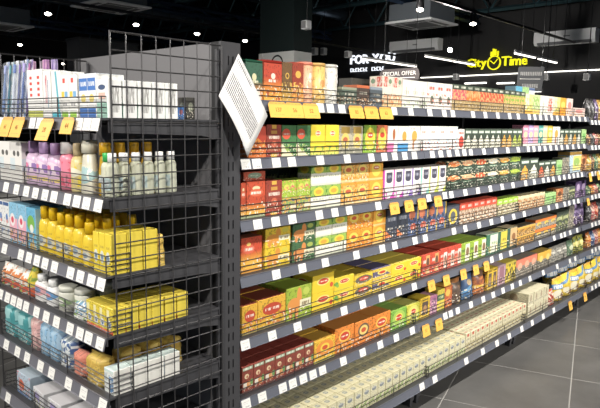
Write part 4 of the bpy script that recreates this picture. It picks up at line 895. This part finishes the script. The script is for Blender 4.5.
# ---- fourth shelf
end(3, -2, 25, 3, 262, 'white letters pack', 'white pack with orange letters', 'textile_pack', dep=.06, shape='bag', cat='pack')
end(3, 25.3, 31, 1, 264, 'green yellow pack', 'green and yellow pack', 'textile_pack', dep=.06, shape='bag', cat='pack')
wb = body('white rose', 'f0eeee', [('E', .5, .42, .5, .2, 'e8a8b0'), ('E', .5, .42, .26, .1, '6a88c0')]); wb2 = body('white blue', 'f0f0f2', [('E', .5, .42, .5, .18, '5f9ad8'), ('E', .5, .42, .22, .08, 'e08a90')])
bottle(3, 31.5, 42.5, 273, wb, wcap, 'white bottle with rose label', 'flat', .045)
bottle(3, 43, 52.5, 279, wb2, wcap, 'white bottle with blue label', 'flat', .045)
jar = body('white jar', 'dfe0d4', [('E', .5, .4, .5, .2, '8fae7a'), ('E', .5, .4, .25, .1, 'f2f2ea')])
for i, (y, xo) in enumerate(((.335, 0), (.265, .02), (.335, .075), (.262, .095))):
    bottle(3, 0, 0, 0, jar, plain('pale cap', 'd4d4c8', .4), 'white cream jar with green label', 'jar', .066, xoff=xo, y=y, wd=.066, h=.085 if i < 2 else .095, name='jar', row='front row' if i < 2 else 'second row back')
end(3, 69, 82.5, 1, 300, 'white blue green pack', 'white pack with blue and green print', 'textile_pack', dep=.05, shape='bag', cat='pack')
end(3, 84, 118, 4, 298, 'yellow drop box', 'yellow drops box with red base', 'carton', dep=.043, rows=6, yl=(.160, .006))
# ---- fifth shelf
end(4, 3, 28.5, 2, 303, 'teal textile pack', 'teal textile pack', 'textile_pack', dep=.07, shape='bag', cat='pack')
end(4, 29, 38, 1, 315, 'pink textile pack', 'pale pink textile pack', 'textile_pack', dep=.07, shape='bag', cat='pack')
end(4, 38.5, 57.5, 2, 320, 'light blue textile pack', 'light blue textile pack', 'textile_pack', dep=.07, shape='bag', cat='pack')
end(4, 58, 71, 1, 335, 'clear blue pack', 'clear pack with blue contents', 'textile_pack', dep=.06, shape='bag', cat='pack')
end(4, 71.5, 83, 1, 350, 'salmon sponge', 'salmon pink sponge', 'sponge', dep=.05, shape='bag', cat='sponge')
end(4, 83.5, 101, 1, 352, 'yellow sponge bag', 'large yellow sponge bag', 'sponge', dep=.06, shape='bag', cat='sponge')
for i in range(3):
    o = put('sponge', bagmesh('yellow sponge bag', .09, .075, .105 - .008 * i), endw(XF + .075 + .085 * i, .115, ZE[4]) @ Matrix.Rotation(.2 * i, 4, 'Z')); register(o, 'fifth endcap shelf', 'yellow sponge bag behind the wipes', 'sponge', 'sponges on fifth endcap shelf', '', '', i)
for i in range(4):
    o = put('wipes_pack', boxmesh('wipes pack', .055, .058, .078), endw(XF + i * .0605, .034, ZE[4])); register(o, 'fifth endcap shelf', 'white and blue wipes pack', 'wipes', 'wipes packs on fifth endcap shelf', '', ['front row', 'second row back', 'third row back', 'fourth row back'][i], 0)
# ---- lowest shelf
o = put('carton', boxmesh('blue red-dot box', .115, .09, .085), endw(XF, .66, ZE[5])); register(o, 'lowest endcap shelf', 'pale blue box with orange red dot', 'box', 'packs on lowest endcap shelf', '', '', 0)
for i in range(3):
    o = put('textile_pack', boxmesh('white violet pack', .10, .12, .062), endw(XF, .535 - i * .125, ZE[5]) @ Matrix.Rotation(.08 * (i - 1), 4, 'Z')); register(o, 'lowest endcap shelf', 'white pack with violet print', 'pack', 'packs on lowest endcap shelf', '', '', i)
for i in range(2):
    o = put('textile_pack', boxmesh('black logo box', .09, .08, .07), endw(XF + .13, .60 - i * .13, ZE[5])); register(o, 'lowest endcap shelf', 'black carton at the back', 'pack', 'packs on lowest endcap shelf', '', '', i)

# ------------------------------------------------------------------ labels that single each product out
def ordn(i):
    w_ = ['first', 'second', 'third', 'fourth', 'fifth', 'sixth', 'seventh', 'eighth', 'ninth', 'tenth']
    if i <= 10: return w_[i - 1]
    return '%d%s' % (i, 'th' if 10 < i % 100 < 14 else {1: 'st', 2: 'nd', 3: 'rd'}.get(i % 10, 'th'))
groups = {}
for e in REG: groups.setdefault(e[1:5], []).append(e)
for (shelf, desc, layer, row), es in groups.items():
    es.sort(key=lambda e: e[5])
    tail = ', '.join(q for q in (layer, row) if q)
    for i, e in enumerate(es):
        head = desc if len(es) == 1 else ordn(i + 1) + ' ' + desc + ' from left'
        lb = head + (', ' + tail + ',' if tail else '') + ' on the ' + shelf
        if len(lb.split()) > 16: lb = lb.replace(' on the ', ' on ')
        if len(lb.split()) > 16: lb = lb.replace(' layer, front row', ' front').replace(' layer, back row', ' back')
        if len(lb.split()) > 16: lb = lb.replace(' of the far bay', ', far bay')
        if len(lb.split()) > 16: lb = lb.replace(' from left', '')
        if len(lb.split()) > 16: print('LONG', lb)
        e[0]['label'] = lb

# ------------------------------------------------------------------ yellow promotion tags
YT = {}
def ytag_mesh(wd, h):
    key = (round(wd, 3), round(h, 3))
    if key not in YT:
        b = B(); n = wd / 2; pts = [(-n, -h), (n, -h), (n, -.010), (n * .8, 0), (-n * .8, 0), (-n, -.010)]
        b.prism(pts, -.0015, 0)
        YT[key] = b.mesh('promotion_tag', ytagm, uvbox=(-n, n, -.0015, 0, -h, 0))
    return YT[key]
NUM = {}
def ytag(px, si, txt, label, end_=False, wd=.045, h=.056, drop=.012, rake=.22, z4=None):
    if end_:
        z = ZE[si] - drop; x = XE - STRIP_OUT - .004; y = Y_at(px, z - .02, x); wm = endw(x, y, z) @ Matrix.Rotation(-rake, 4, 'X')
    else:
        yf = (Y7 if si == 6 else 0) - STRIP_OUT - .004; z = ZT[si] - drop; x = X_at(px, z - .02, yf); wm = at(x, yf, z, rx=-rake)
    o = put('promotion_tag', None, wm); put('card', ytag_mesh(wd, h), wm, o)
    if txt not in NUM: NUM[txt] = textmesh('digits', txt, .022, inkm, .0003)
    put('digits', NUM[txt], wm @ Matrix.Translation((0, -.0019, -h * .52)) @ Matrix.Rotation(math.pi / 2, 4, 'X'), o)
    tag(o, label, 'price tag', 'yellow promotion price tags')
for px, t in ((276.5, '137'), (293, '56'), (309.5, '52')): ytag(px, 0, t, '%s price tag of the yellow trio beside the notice, reading %s' % ({'137': 'left', '56': 'middle', '52': 'right'}[t], t), wd=.091 if t == '137' else .089, h=.058, drop=.004, rake=.3)
for px, t, q in ((355, '83', 'left'), (370, '69', 'middle'), (384.5, '63', 'right')): ytag(px, 0, t, '%s of three pale yellow price tags below the canisters and dark boxes' % q, wd=.096, h=.054, drop=.004, rake=.3)
for i, px in enumerate((393.5, 408, 421, 437)): ytag(px, 2, '53', '%s yellow price tag from left on the third tea shelf' % ordn(i + 1), wd=.074 if i < 3 else .072, h=.055)
for i, px in enumerate((430.5, 445.5, 462.5, 475, 485.5)): ytag(px, 4, '51', '%s yellow price tag from left on the fifth tea shelf' % ordn(i + 1), wd=.066, h=.056)
for i, px in enumerate((425, 438)): ytag(px, 5, '57', '%s orange price tag from left on the sixth tea shelf' % ordn(i + 1), wd=.068, h=.060)
for i, px in enumerate((569.5, 584.3)): ytag(px, 6, '57', '%s orange price tag from left on the bottom tea shelf' % ordn(i + 1), wd=.068, h=.066)
for i, px in enumerate((589.5, 597.5)): ytag(px, 2, '53', '%s yellow price tag from left on third shelf of the far bay' % ordn(i + 1), wd=.058, h=.07)
ytag(587.5, 3, '53', 'yellow price tag on the fourth shelf at the bay joint', wd=.058, h=.06)
for i, px in enumerate((9, 20.5)): ytag(px, 0, ('41', '46')[i], ('leftmost yellow price tag on the top endcap shelf', 'second yellow price tag from left on the top endcap shelf')[i], True, wd=.085, h=.07, drop=.0, rake=.35)
ytag(49, 0, '28', 'third yellow price tag from left on the top endcap shelf', True, wd=.085, h=.072, drop=.004, rake=.4)
ytag(69.5, 0, '44', 'rightmost yellow price tag on the top endcap shelf', True, wd=.072, h=.05, drop=.0, rake=.3)

# ------------------------------------------------------------------ paper notice clipped to the corner post
def notice():
    A, Bq, Cq, Dq = (onY(238.5, 53.5, -.022), onY(218.5, 96, -.028), onY(247.5, 157, -.07), onY(267.5, 116, -.06))   # top, left, bottom, right
    n = 8; bm = bmesh.new(); g = {}; uvl = bm.loops.layers.uv.new('UVMap')
    nrm = (Bq - A).cross(Dq - A).normalized()
    if nrm.y > 0: nrm = -nrm
    for k in (0, 1):
        for i in range(n + 1):
            for j in range(n + 1):
                u, v = i / n, j / n                   # u: top->left edge, v: along the long side
                P = A * (1 - u) * (1 - v) + Bq * u * (1 - v) + Cq * u * v + Dq * (1 - u) * v
                P = P + nrm * (.014 * math.sin(math.pi * v) * (.4 + .6 * u) + (.0006 if k else 0))
                g[(k, i, j)] = bm.verts.new(P)
    for k in (0, 1):
        for i in range(n):
            for j in range(n):
                q = [(i, j), (i + 1, j), (i + 1, j + 1), (i, j + 1)]
                f = bm.faces.new([g[(k,) + c] for c in (q if k else q[::-1])]); f.smooth = True
                for l, c in zip(f.loops, (q if k else q[::-1])): l[uvl].uv = (c[0] / n, c[1] / n)
    rim = [(i, 0) for i in range(n)] + [(n, j) for j in range(n)] + [(i, n) for i in range(n, 0, -1)] + [(0, j) for j in range(n, 0, -1)]
    for a, b in zip(rim, rim[1:] + rim[:1]): bm.faces.new([g[(0,) + a], g[(0,) + b], g[(1,) + b], g[(1,) + a]])
    bmesh.ops.recalc_face_normals(bm, faces=bm.faces)
    c0 = (A + Bq + Cq + Dq) / 4
    bmesh.ops.translate(bm, verts=bm.verts, vec=-c0)
    me = bpy.data.meshes.new('paper_notice'); bm.to_mesh(me); bm.free()
    k = NT('printed notice paper', .6); uv = k.n('ShaderNodeUVMap'); sp = k.n('ShaderNodeSeparateXYZ'); k.link(uv.outputs[0], sp.inputs[0]); u, v = sp.outputs[0], sp.outputs[1]
    band = k.math('MULTIPLY', k.math('COMPARE', u, .56, .20), k.math('COMPARE', v, .47, .43))
    rows_ = k.math('GREATER_THAN', k.math('SINE', k.math('MULTIPLY', v, 190)), -.2)
    cm = k.n('ShaderNodeCombineXYZ'); k.link(k.math('MULTIPLY', u, 60), cm.inputs[0]); k.link(k.math('MULTIPLY', k.math('FLOOR', k.math('MULTIPLY', v, 30.24)), 3.7), cm.inputs[1])
    nz = k.n('ShaderNodeTexNoise'); nz.inputs['Scale'].default_value = 1.0; k.link(cm.outputs[0], nz.inputs['Vector'])
    wd_ = k.math('GREATER_THAN', nz.outputs[0], .36)
    f = k.math('MULTIPLY', band, k.math('MULTIPLY', rows_, wd_))
    c = k.mix(f, lin('dcdbd9'), lin('6a686c'))
    tb = k.math('MULTIPLY', k.math('COMPARE', u, .1, .035), k.math('COMPARE', v, .25, .22))
    c = k.mix(k.math('MULTIPLY', tb, k.math('MULTIPLY', wd_, rows_)), c, lin('6b6a6e'))
    k.link(c, k.b.inputs['Base Color']); me.materials.append(k.m)
    o = put('paper_notice', me, Matrix.Translation(c0)); tag(o, 'white printed paper notice hanging askew on the endcap corner post', 'notice')
notice()

# ------------------------------------------------------------------ ceiling: tracks, spotlights, trusses, ducts
blackm = plain('black fixture paint', '0e0e10', .45)
lens = plain('spotlight lens', 'fff6e6', .4, emit=14)
trackm = plain('black lighting track', '141518', .4)
TY = [-1.3, 2.51, 6.36, 10.17, 13.23, -5.1]  # the last track is unseen, added to carry the fill lamps
for i, y in enumerate(TY):
    b = B().box(-6, 10.5, -.018, .018, 0, .035)
    for x in range(-5, 11, 3): b.bar((x, 0, .035), (x, 0, 4.59 - TRACK_Z - .15), .006)
    o = put('lighting_track', b.mesh('lighting_track', trackm), at(0, y, TRACK_Z + .15)); tag(o, ['black lighting track above the tea aisle', 'black lighting track just behind the tea shelving', 'black lighting track in the middle of the ceiling', 'black lighting track towards the left wall', 'farthest black lighting track near the left wall', 'unseen black lighting track added across the tea aisle'][i], 'track', 'lighting tracks')
def spot(x, y, aim, label, watts=0, z=TRACK_Z, size=78):
    d = (Vector(aim) - Vector((x, y, z))).normalized(); q = d.to_track_quat('-Z', 'Y').to_matrix().to_4x4()
    wm = Matrix.Translation((x, y, z)) @ q
    o = put('track_spotlight', None, wm)
    put('housing', shared('sph', lambda: B().lathe([(.030, .17), (.045, .15), (.050, .0), (.046, -.004), (.043, .03)], 16).mesh('housing', blackm)), wm, o)
    put('lens', shared('spl', lambda: B().lathe([(.042, .004), (.043, .008), (.0425, .012)], 16).mesh('lens', lens)), wm, o)
    rise = .149 if min(abs(y - t) for t in TY) < .12 else 4.59 - z
    put('arm', B().bar((0, 0, .03), (0, 0, rise), .01, 6).box(-.03, .03, -.017, .017, .125, .149).mesh('arm', blackm), at(x, y, z) , o)
    tag(o, label, 'spotlight', 'track spotlights')
    if watts:
        li = bpy.data.lights.new('spotlight_beam', 'SPOT'); li.energy = watts; li.spot_size = math.radians(size); li.spot_blend = 1.0; li.shadow_soft_size = .045; li.color = (1.0, .955, .89)
        lo = bpy.data.objects.new('spotlight_beam', li); COL.objects.link(lo); lo.parent = o; lo.matrix_basis = Matrix.Translation((0, 0, -.03))
for i, (x, ax) in enumerate(AISLE): spot(x, -1.3, (ax, .05, .25), '%s spotlight of the aisle track in front of the tea' % ordn(i + 1), AISLE_W * (1.0, 1.0, 1.2, 1.4, 1.4)[i])
for i, (x, ax) in enumerate(FILL_LAMPS): spot(x, -5.1, (ax, 0, .8), '%s unseen fill spotlight added on the far track across the tea aisle' % ordn(i + 1), FILL_W * (.5, 1, 1, 1.1)[i], size=44)  # added lamps, out of view, that reach in below each tea shelf
for i, ((x, y), aim, wt) in enumerate(END_LAMPS): spot(x, y, aim, ['spotlight in front of the endcap on the aisle track', 'spotlight in front of the endcap on the second track', 'unseen spotlight added before the middle of the endcap'][i], wt)
vis = [((48, 14), 'large bright spotlight at the far upper left'), ((136, 25), 'bright spotlight above the wire panel corner'), ((197, 34), 'bright spotlight left of the post'), ((245, 41), 'small tilted spotlight right above the post'),
       ((20, 45), 'spotlight above the toothbrush packs'), ((87, 51), 'spotlight above the grey endcap panel edge'), ((63, 64), 'small spotlight seen through the far wire panel'), ((420, 10), 'spotlight beside the ceiling air conditioner'), ((473, 24), 'tilted spotlight right of the ceiling air conditioner'), ((450, 50), 'glaring spotlight left of the yellow shop sign')]
for (px, py), lb in vis:
    P = onZ(px, py, TRACK_Z); tocam = (CAM - P).normalized()
    aim = P + Vector((tocam.x * .5, tocam.y * .5, -1.0 if py != 50 else -.1))
    spot(P.x, P.y, aim, lb, 210)
for i, (x, aim) in enumerate(((1.7, (5.6, 3.4, 1.7)), (3.6, (9.0, 3.4, 2.1)))): spot(x, TY[1], aim, '%s unseen spotlight added on the track behind the tea shelving' % ordn(i + 1), 180 + 220 * i)  # unseen lamps added to brighten the hanging boards and speakers
steel = plain('dark teal roof steel', '3f5a62', .35, .6)
steel2 = plain('dark blue roof steel', '3a4c66', .3, .7)
def truss(x0, y0, x1, y1, z0, z1, label, m=steel, n=14):
    b = B(); a0, a1 = Vector((x0, y0, z0)), Vector((x1, y1, z0)); up = Vector((0, 0, z1 - z0))
    b.bar(a0, a1, .045); b.bar(a0 + up, a1 + up, .045)
    for i in range(n):
        p, q = a0.lerp(a1, i / n), a0.lerp(a1, (i + 1) / n); mid = (p + q) / 2 + up
        b.bar(p, mid, .022); b.bar(mid, q, .022)
    o = put('roof_truss', b.mesh('roof_truss', m), Matrix.Identity(4)); tag(o, label, 'truss', 'roof trusses')
for i, x in enumerate((1.2, 3.6, 6.0, 8.4, 10.6)): truss(x, -8, x, 16.5, 3.75, 4.45, '%s steel roof truss from the endcap running across the shop' % ordn(i + 1), n=26)
for i, y in enumerate((.6, 4.6, 8.6, 12.6)): truss(-8, y, 10.8, y, 3.55, 3.70, '%s long roof beam from the tea shelving' % ordn(i + 1), steel2, 20)
galv = plain('dark galvanised duct', '6c7a88', .28, .8)
for i, (y, z) in enumerate(((3.4, 4.05), (8.15, 4.1), (11.2, 4.0))):
    b = B().bar((-8, 0, 0), (10.7, 0, 0), .16, 14)
    for k in range(16): b.bar((-7.5 + 1.2 * k, 0, 0), (-7.46 + 1.2 * k, 0, 0), .172, 14)
    for k in range(4): b.bar((-6 + 4 * k, 0, .1), (-6 + 4 * k, 0, 4.6 - z), .006)
    o = put('ventilation_duct', b.mesh('ventilation_duct', galv), at(0, y, z)); tag(o, '%s round ventilation duct from the tea shelving under the roof' % ordn(i + 1), 'duct', 'ventilation ducts')
# hanging linear lamps
tubem = plain('linear lamp diffuser', 'fff9f0', .4, emit=2)
def linear(a, b_, z, label):
    P, Q = onZ(*a, z), onZ(*b_, z); L = Q.x - P.x; y = (P.y + Q.y) / 2
    o = empty('linear_lamp', P.x, y, z)
    put('profile', B().box(0, L, -.02, .02, .012, .05).mesh('profile', plain('white lamp profile', 'cfcfcf', .4)), at(P.x, y, z), o)
    put('diffuser', B().box(.01, L - .01, -.018, .018, -.008, .012).mesh('diffuser', tubem), at(P.x, y, z), o)
    for t in (.2, .8): put('suspension_wire', B().bar((0, 0, .05), (0, 0, 4.59 - z), .004).mesh('suspension_wire', blackm), at(P.x + L * t, y, z), o)
    tag(o, label, 'lamp', 'hanging linear lamps')
linear((365, 59), (414, 67), 2.6, 'linear lamp crossing the white FOR YOU sign')
linear((425, 56.5), (452, 61), 2.75, 'linear lamp left of the yellow shop sign')
linear((453, 61.5), (475, 65), 2.66, 'linear lamp crossing the first letter of the yellow sign')
linear((515, 53.5), (535, 58), 2.6, 'linear lamp crossing the last letters of the yellow sign')
linear((538, 59), (557, 63), 2.6, 'linear lamp right of the yellow sign')
# long light lines on the back wall
def wallline(a, b_, label, hgt=.03):
    P, Q = onX(*a, WX - .03), onX(*b_, WX - .03); z = (P.z + Q.z) / 2
    o = put('wall_light_line', B().box(-.02, .03, Q.y, P.y, -hgt, hgt).mesh('wall_light_line', tubem), at(WX - .03, 0, z)); tag(o, label, 'lamp', 'light lines on the back wall')
wallline((421, 75), (612, 72.5), 'long thin light line under the yellow sign', .008)
wallline((465, 83.3), (486, 83), 'short light line behind the dark topped tea boxes', .014)
wallline((497, 83.3), (514, 83), 'short light line left of the tilted hanging board', .014)
wallline((531, 91.5), (541, 91), 'short light line under the tilted hanging board', .016)

# ------------------------------------------------------------------ signs
yglow = plain('glowing yellow letter', 'e8e21c', .5, emit=.62)
wglow = plain('glowing white letter', 'f4f8ff', .5, emit=.75)
def wm_wall(P): return Matrix.Translation(P) @ Matrix(((0, 0, -1, 0), (-1, 0, 0, 0), (0, 1, 0, 0), (0, 0, 0, 1)))   # text x -> -y, text y -> z, normal -> -x
def letters(root, txt, size, x, mat, bold, fixed=None):
    for ch in txt:
        if ch == ' ': x += size * .3; continue
        me = textmesh('letter', ch, size, mat, .02, bold, 'LEFT')
        xs_ = [v.co.x for v in me.vertices]; mn, mx = min(xs_), max(xs_)
        for v in me.vertices: v.co.x -= mn
        put('letter', me, W[root.name] @ Matrix.Translation((x, 0, 0)), root); x += (mx - mn) + size * .055
    return x
P = onX(467, 65.5, WX - .06); P.z = onX(498, 62, WX - .06).z
root = put('shop_sign', None, wm_wall(P)); tag(root, 'glowing yellow City Time shop sign with clock on the back wall', 'sign')
xe = letters(root, 'City', .25, 0, yglow, .003)
rc = .147
ck = B()
n = 28
for i in range(n):
    a, b_ = 2 * math.pi * i / n, 2 * math.pi * (i + 1) / n
    q = [(rc * math.cos(a), rc * math.sin(a)), (rc * math.cos(b_), rc * math.sin(b_)), ((rc - .02) * math.cos(b_), (rc - .02) * math.sin(b_)), ((rc - .02) * math.cos(a), (rc - .02) * math.sin(a))]
    ck.prism(q, -.02, .02, axis='z')
xc = xe + rc + .01
put('clock_ring', ck.mesh('clock_ring', yglow), W[root.name] @ Matrix.Translation((xc, -.01, 0)), root)
hh = B(); hh.bar((0, -.02, 0), (-.085, .045, 0), .010); hh.bar((0, -.02, 0), (.075, .075, 0), .010)
put('clock_hands', hh.mesh('clock_hands', yglow), W[root.name] @ Matrix.Translation((xc, -.01, 0)), root)
for i, (dx, hgt) in enumerate(((-.07, .09), (-.025, .135), (.02, .12), (.075, .10))):
    put('finger_bar', B().box(-.016, .016, 0, hgt, -.02, .02, bev=.006).mesh('finger_bar', yglow), W[root.name] @ Matrix.Translation((xc + dx, rc + .005 - abs(dx) * .35, 0)), root)
letters(root, 'Time', .27, xc + rc + .02, yglow, .003)
P = onX(350.5, 60.5, WX - .06); root = put('shop_sign', None, wm_wall(P)); tag(root, 'glowing white FOR YOU sign on the dark back wall', 'sign')
letters(root, 'FOR YOU', .30, 0, wglow, .006)
P2 = onX(350.5, 70.3, WX - .06)
x = 0
for i in range(13):                                        # small second line, too blurred to read
    wd_ = (.045, .065, .055)[i % 3]
    if i == 7: x += .11; continue
    me = B().prism([(0, -.045), (wd_, -.045), (wd_, -.028), (.018, -.028), (.018, (.028, -.005)[i % 2]), (wd_, (.028, -.005)[i % 2]), (wd_, (.045, .012)[i % 2]), (.018, (.045, .012)[i % 2]), (.018, .045), (0, .045)], -.01, .01, axis='z')
    put('small_letter', me.mesh('small_letter', wglow), wm_wall(P2) @ Matrix.Translation((x, 0, 0)), root); x += wd_ + .024
# hanging boards
board = plain('dark brown sign board', '524c4c', .6)
board2 = plain('dark grey sign board', '3f4145', .6)
offm = plain('pale print', 'f0ece6', .6)
def hangboard(px, py, X, wd, h, roundc, label, ry=0.0):
    P = onX(px, py, X); wm = wm_wall(P) @ Matrix.Rotation(ry, 4, 'Z')
    o = put('hanging_board', None, wm)
    pts = []
    for cx_, cy_, a0 in ((wd / 2 - roundc, h / 2 - roundc, 0), (-wd / 2 + roundc, h / 2 - roundc, 90), (-wd / 2 + .005, -h / 2 + .005, 180), (wd / 2 - .005, -h / 2 + .005, 270)):
        r = roundc if a0 < 180 else .005
        for k in range(5): a = math.radians(a0 + 22.5 * k); pts.append((cx_ + r * math.cos(a), cy_ + r * math.sin(a)))
    put('panel', B().prism(pts, -.012, 0, axis='z').mesh('panel', board if roundc > .03 else board2), wm, o)
    for sx in (-.4, .4):
        Q = wm @ Vector((wd * sx, h / 2, -.006)); put('suspension_wire', B().bar((0, 0, 0), (0, 0, 4.6 - Q.z), .004).mesh('suspension_wire', blackm), Matrix.Translation(Q), o)
    tag(o, label, 'sign', 'hanging boards'); return o, wm
o, wm = hangboard(399, 74.5, 6.0, .66, .165, .07, 'dark rounded hanging board reading SPECIAL OFFER')
put('lettering', textmesh('lettering', 'SPECIAL OFFER', .082, offm, .002), wm @ Matrix.Translation((0, .012, .003)), o)
put('rule_line', B().box(-.26, .26, -.004, .004, 0, .004).mesh('rule_line', offm), wm @ Matrix.Translation((0, -.048, .001)), o)
o, wm = hangboard(530, 79, 7.0, .36, .33, .01, 'tilted dark grey hanging board with two faint lines of print', -.05)
for r, (v, wd_) in enumerate(((.07, .28), (-.09, .2))):
    b = B(); x = -wd_ / 2; rr = random.Random(3 + r)
    while x < wd_ / 2:
        q = .012 + rr.random() * .012; b.box(x, x + q, v - .025, v + .025, 0, .003); x += q + .008
    put('faint_print', b.mesh('faint_print', plain('dim print', 'a3a2a0', .6)), wm @ Matrix.Translation((0, 0, .001)), o)
put('rule_line', B().box(-.14, .14, -.004, .004, 0, .004).mesh('rule_line', offm), wm @ Matrix.Translation((0, 0, .001)), o)

# ------------------------------------------------------------------ air conditioners, column, speakers
acw = plain('off-white air conditioner plastic', 'e6e8ea', .5)
acd = plain('grey grille', '6d6f72', .6)
acb = plain('galvanised unit casing', '6a7076', .5, .3)
def cassette(P, label, s=.95):
    o = empty('ceiling_cassette', P.x, P.y, P.z); wm = W[o.name]
    put('panel', B().box(-s / 2, s / 2, -s / 2, s / 2, 0, .035, bev=.012).mesh('panel', acw), wm, o)
    put('grille', B().box(-s * .27, s * .27, -s * .27, s * .27, -.006, .001, bev=.004).mesh('grille', acd), wm, o)
    for k in range(4): put('louvre', shared('lv', lambda: B().box(-s * .3, s * .3, s * .34, s * .42, -.005, .001).mesh('louvre', acd)), wm @ Matrix.Rotation(k * math.pi / 2, 4, 'Z'), o)
    put('casing', B().box(-s * .44, s * .44, -s * .44, s * .44, .035, .33).mesh('casing', acb), wm, o)
    for a in (-1, 1):
        for c in (-1, 1): put('hanger_rod', shared(('hr', P.z), lambda: B().bar((0, 0, .3), (0, 0, 4.6 - P.z), .008).mesh('hanger_rod', blackm)), wm @ Matrix.Translation((a * s * .42, c * s * .42, 0)), o)
    tag(o, label, 'air conditioner', 'ceiling cassettes')
cassette(onZ(421.5, 25, 3.2), 'square ceiling air conditioner between two spotlights')
cassette(onZ(111, 8, 3.35), 'square ceiling air conditioner at the top left', 1.0)
cassette(onZ(-2, 27, 3.2), 'square ceiling air conditioner cut by the left edge', 1.0)
def split(a, b_, label):
    P, Q = onX(*a, WX - .12), onX(*b_, WX - .12); wd = P.y - Q.y; z = (P.z + Q.z) / 2; y = (P.y + Q.y) / 2
    o = empty('wall_air_conditioner', WX - .12, y, z - .13)
    b = B().prism([(-.10, .05), (-.06, .0), (.12, 0), (.12, .25), (-.10, .25), (-.115, .15)], -wd / 2, wd / 2)
    wm = W[o.name]; put('body', b.mesh('body', plain('white air conditioner plastic', 'e4e5e6', .4)), wm, o)
    put('flap', B().prism([(-.104, .048), (-.066, .002), (-.07, -.003), (-.11, .044)], -wd * .44, wd * .44).mesh('flap', acd), wm, o)
    put('display_badge', B().box(-.117, -.112, -.12, .0, .13, .15).mesh('display_badge', acd), wm, o)
    tag(o, label, 'air conditioner', 'wall air conditioners')
split((536, 37), (597, 37.5), 'white wall air conditioner at the upper right')
split((392, 46), (440, 45.5), 'white wall air conditioner above the FOR YOU sign')
# column with white lower cladding
cd_ = plain('dark green black column cladding', '12201f', .6); cw_ = plain('white column cladding', 'dcdcd8', .6)
Pc = onZ(261, 49.5, 2.0 + .72); Xc = 5.0
yl_, ym_ = onX(260, 30, Xc).y, onX(294, 30, Xc).y; cz = onX(294, 50.5, Xc).z
xr_ = onY(312, 30, ym_).x; yc = (yl_ + ym_) / 2; hw = (yl_ - ym_) / 2; dx_ = xr_ - Xc
o = empty('column', Xc + dx_ / 2, yc, 0)
put('upper_cladding', B().box(-dx_ / 2, dx_ / 2, -hw, hw, cz, 4.59).mesh('upper_cladding', cd_), at(Xc + dx_ / 2, yc, 0), o)
put('lower_cladding', B().box(-dx_ / 2, dx_ / 2, -hw, hw, 0, cz).box(-dx_ / 2 - .012, -dx_ / 2 + .1, -hw - .012, -hw + .06, 0, cz - .005).box(-dx_ / 2 - .012, -dx_ / 2 + .1, hw - .06, hw + .012, 0, cz - .005).mesh('lower_cladding', cw_), at(Xc + dx_ / 2, yc, 0), o)
arc = B()
for i in range(12):
    a, b_ = math.pi * i / 12, math.pi * (i + 1) / 12
    arc.bar((0, .11 * math.cos(a), .11 * math.sin(a)), (0, .11 * math.cos(b_), .11 * math.sin(b_)), .012)
put('arc_print', arc.mesh('arc_print', plain('dark print', '3c3c3c', .7)), at(Xc - .005, yc - .02, cz - .16), o)
tag(o, 'dark square column with white lower cladding behind the tea tins', 'column')
def whitebox(px, py, X, wd, h, label, hang=True):
    P = onX(px, py, X); o = empty('loudspeaker', P.x, P.y, P.z); wm = W[o.name]
    put('cabinet', B().box(-.05, .06, -wd / 2, wd / 2, -h / 2, h / 2, bev=.012).mesh('cabinet', plain('white speaker plastic', 'e6e6e6', .5)), wm, o)
    put('grille', B().box(-.054, -.05, -wd * .38, wd * .38, -h * .38, h * .38).mesh('grille', plain('speaker grille', '8e8e8e', .7)), wm, o)
    if hang: put('bracket_rod', B().bar((.02, 0, h / 2 - .005), (.02, 0, 4.6 - P.z), .008).mesh('bracket_rod', blackm), wm, o)
    tag(o, label, 'loudspeaker', 'white loudspeakers')
whitebox(306, 25, Xc - .07, .11, .12, 'white wall speaker on the dark column')
whitebox(314, 51.5, 9.0, .17, .16, 'white speaker right of the column, nearer of two')
whitebox(323.5, 51.5, 9.2, .12, .16, 'white speaker right of the column, narrower of two')
whitebox(348, 54.5, 8.0, .12, .13, 'white speaker above the F of FOR YOU')
for px, lb in ((546, 'white hanging wall speaker right of the tilted board'), (587, 'white hanging wall speaker at the right edge'), (456, 'white hanging speaker under the glaring spotlight')):
    whitebox(px, 77, 9.5, .10, .12, lb)
# shelving beyond, seen only above the top of the endcap on the left
P = onY(110, 49, 9.0)
o = empty('far_shelving', P.x, 9.0, 0); put('body', B().box(-.6, .6, 0, .5, 0, P.z + .12).mesh('body', plain('grey far shelving', '4a4b4e', .6)), W[o.name], o)
put('cap_rail', B().box(-.62, .62, -.02, .52, P.z + .12, P.z + .16).mesh('cap_rail', charcoal), W[o.name], o)
tag(o, 'grey far shelving seen through the top of the wire panel', 'shelving')
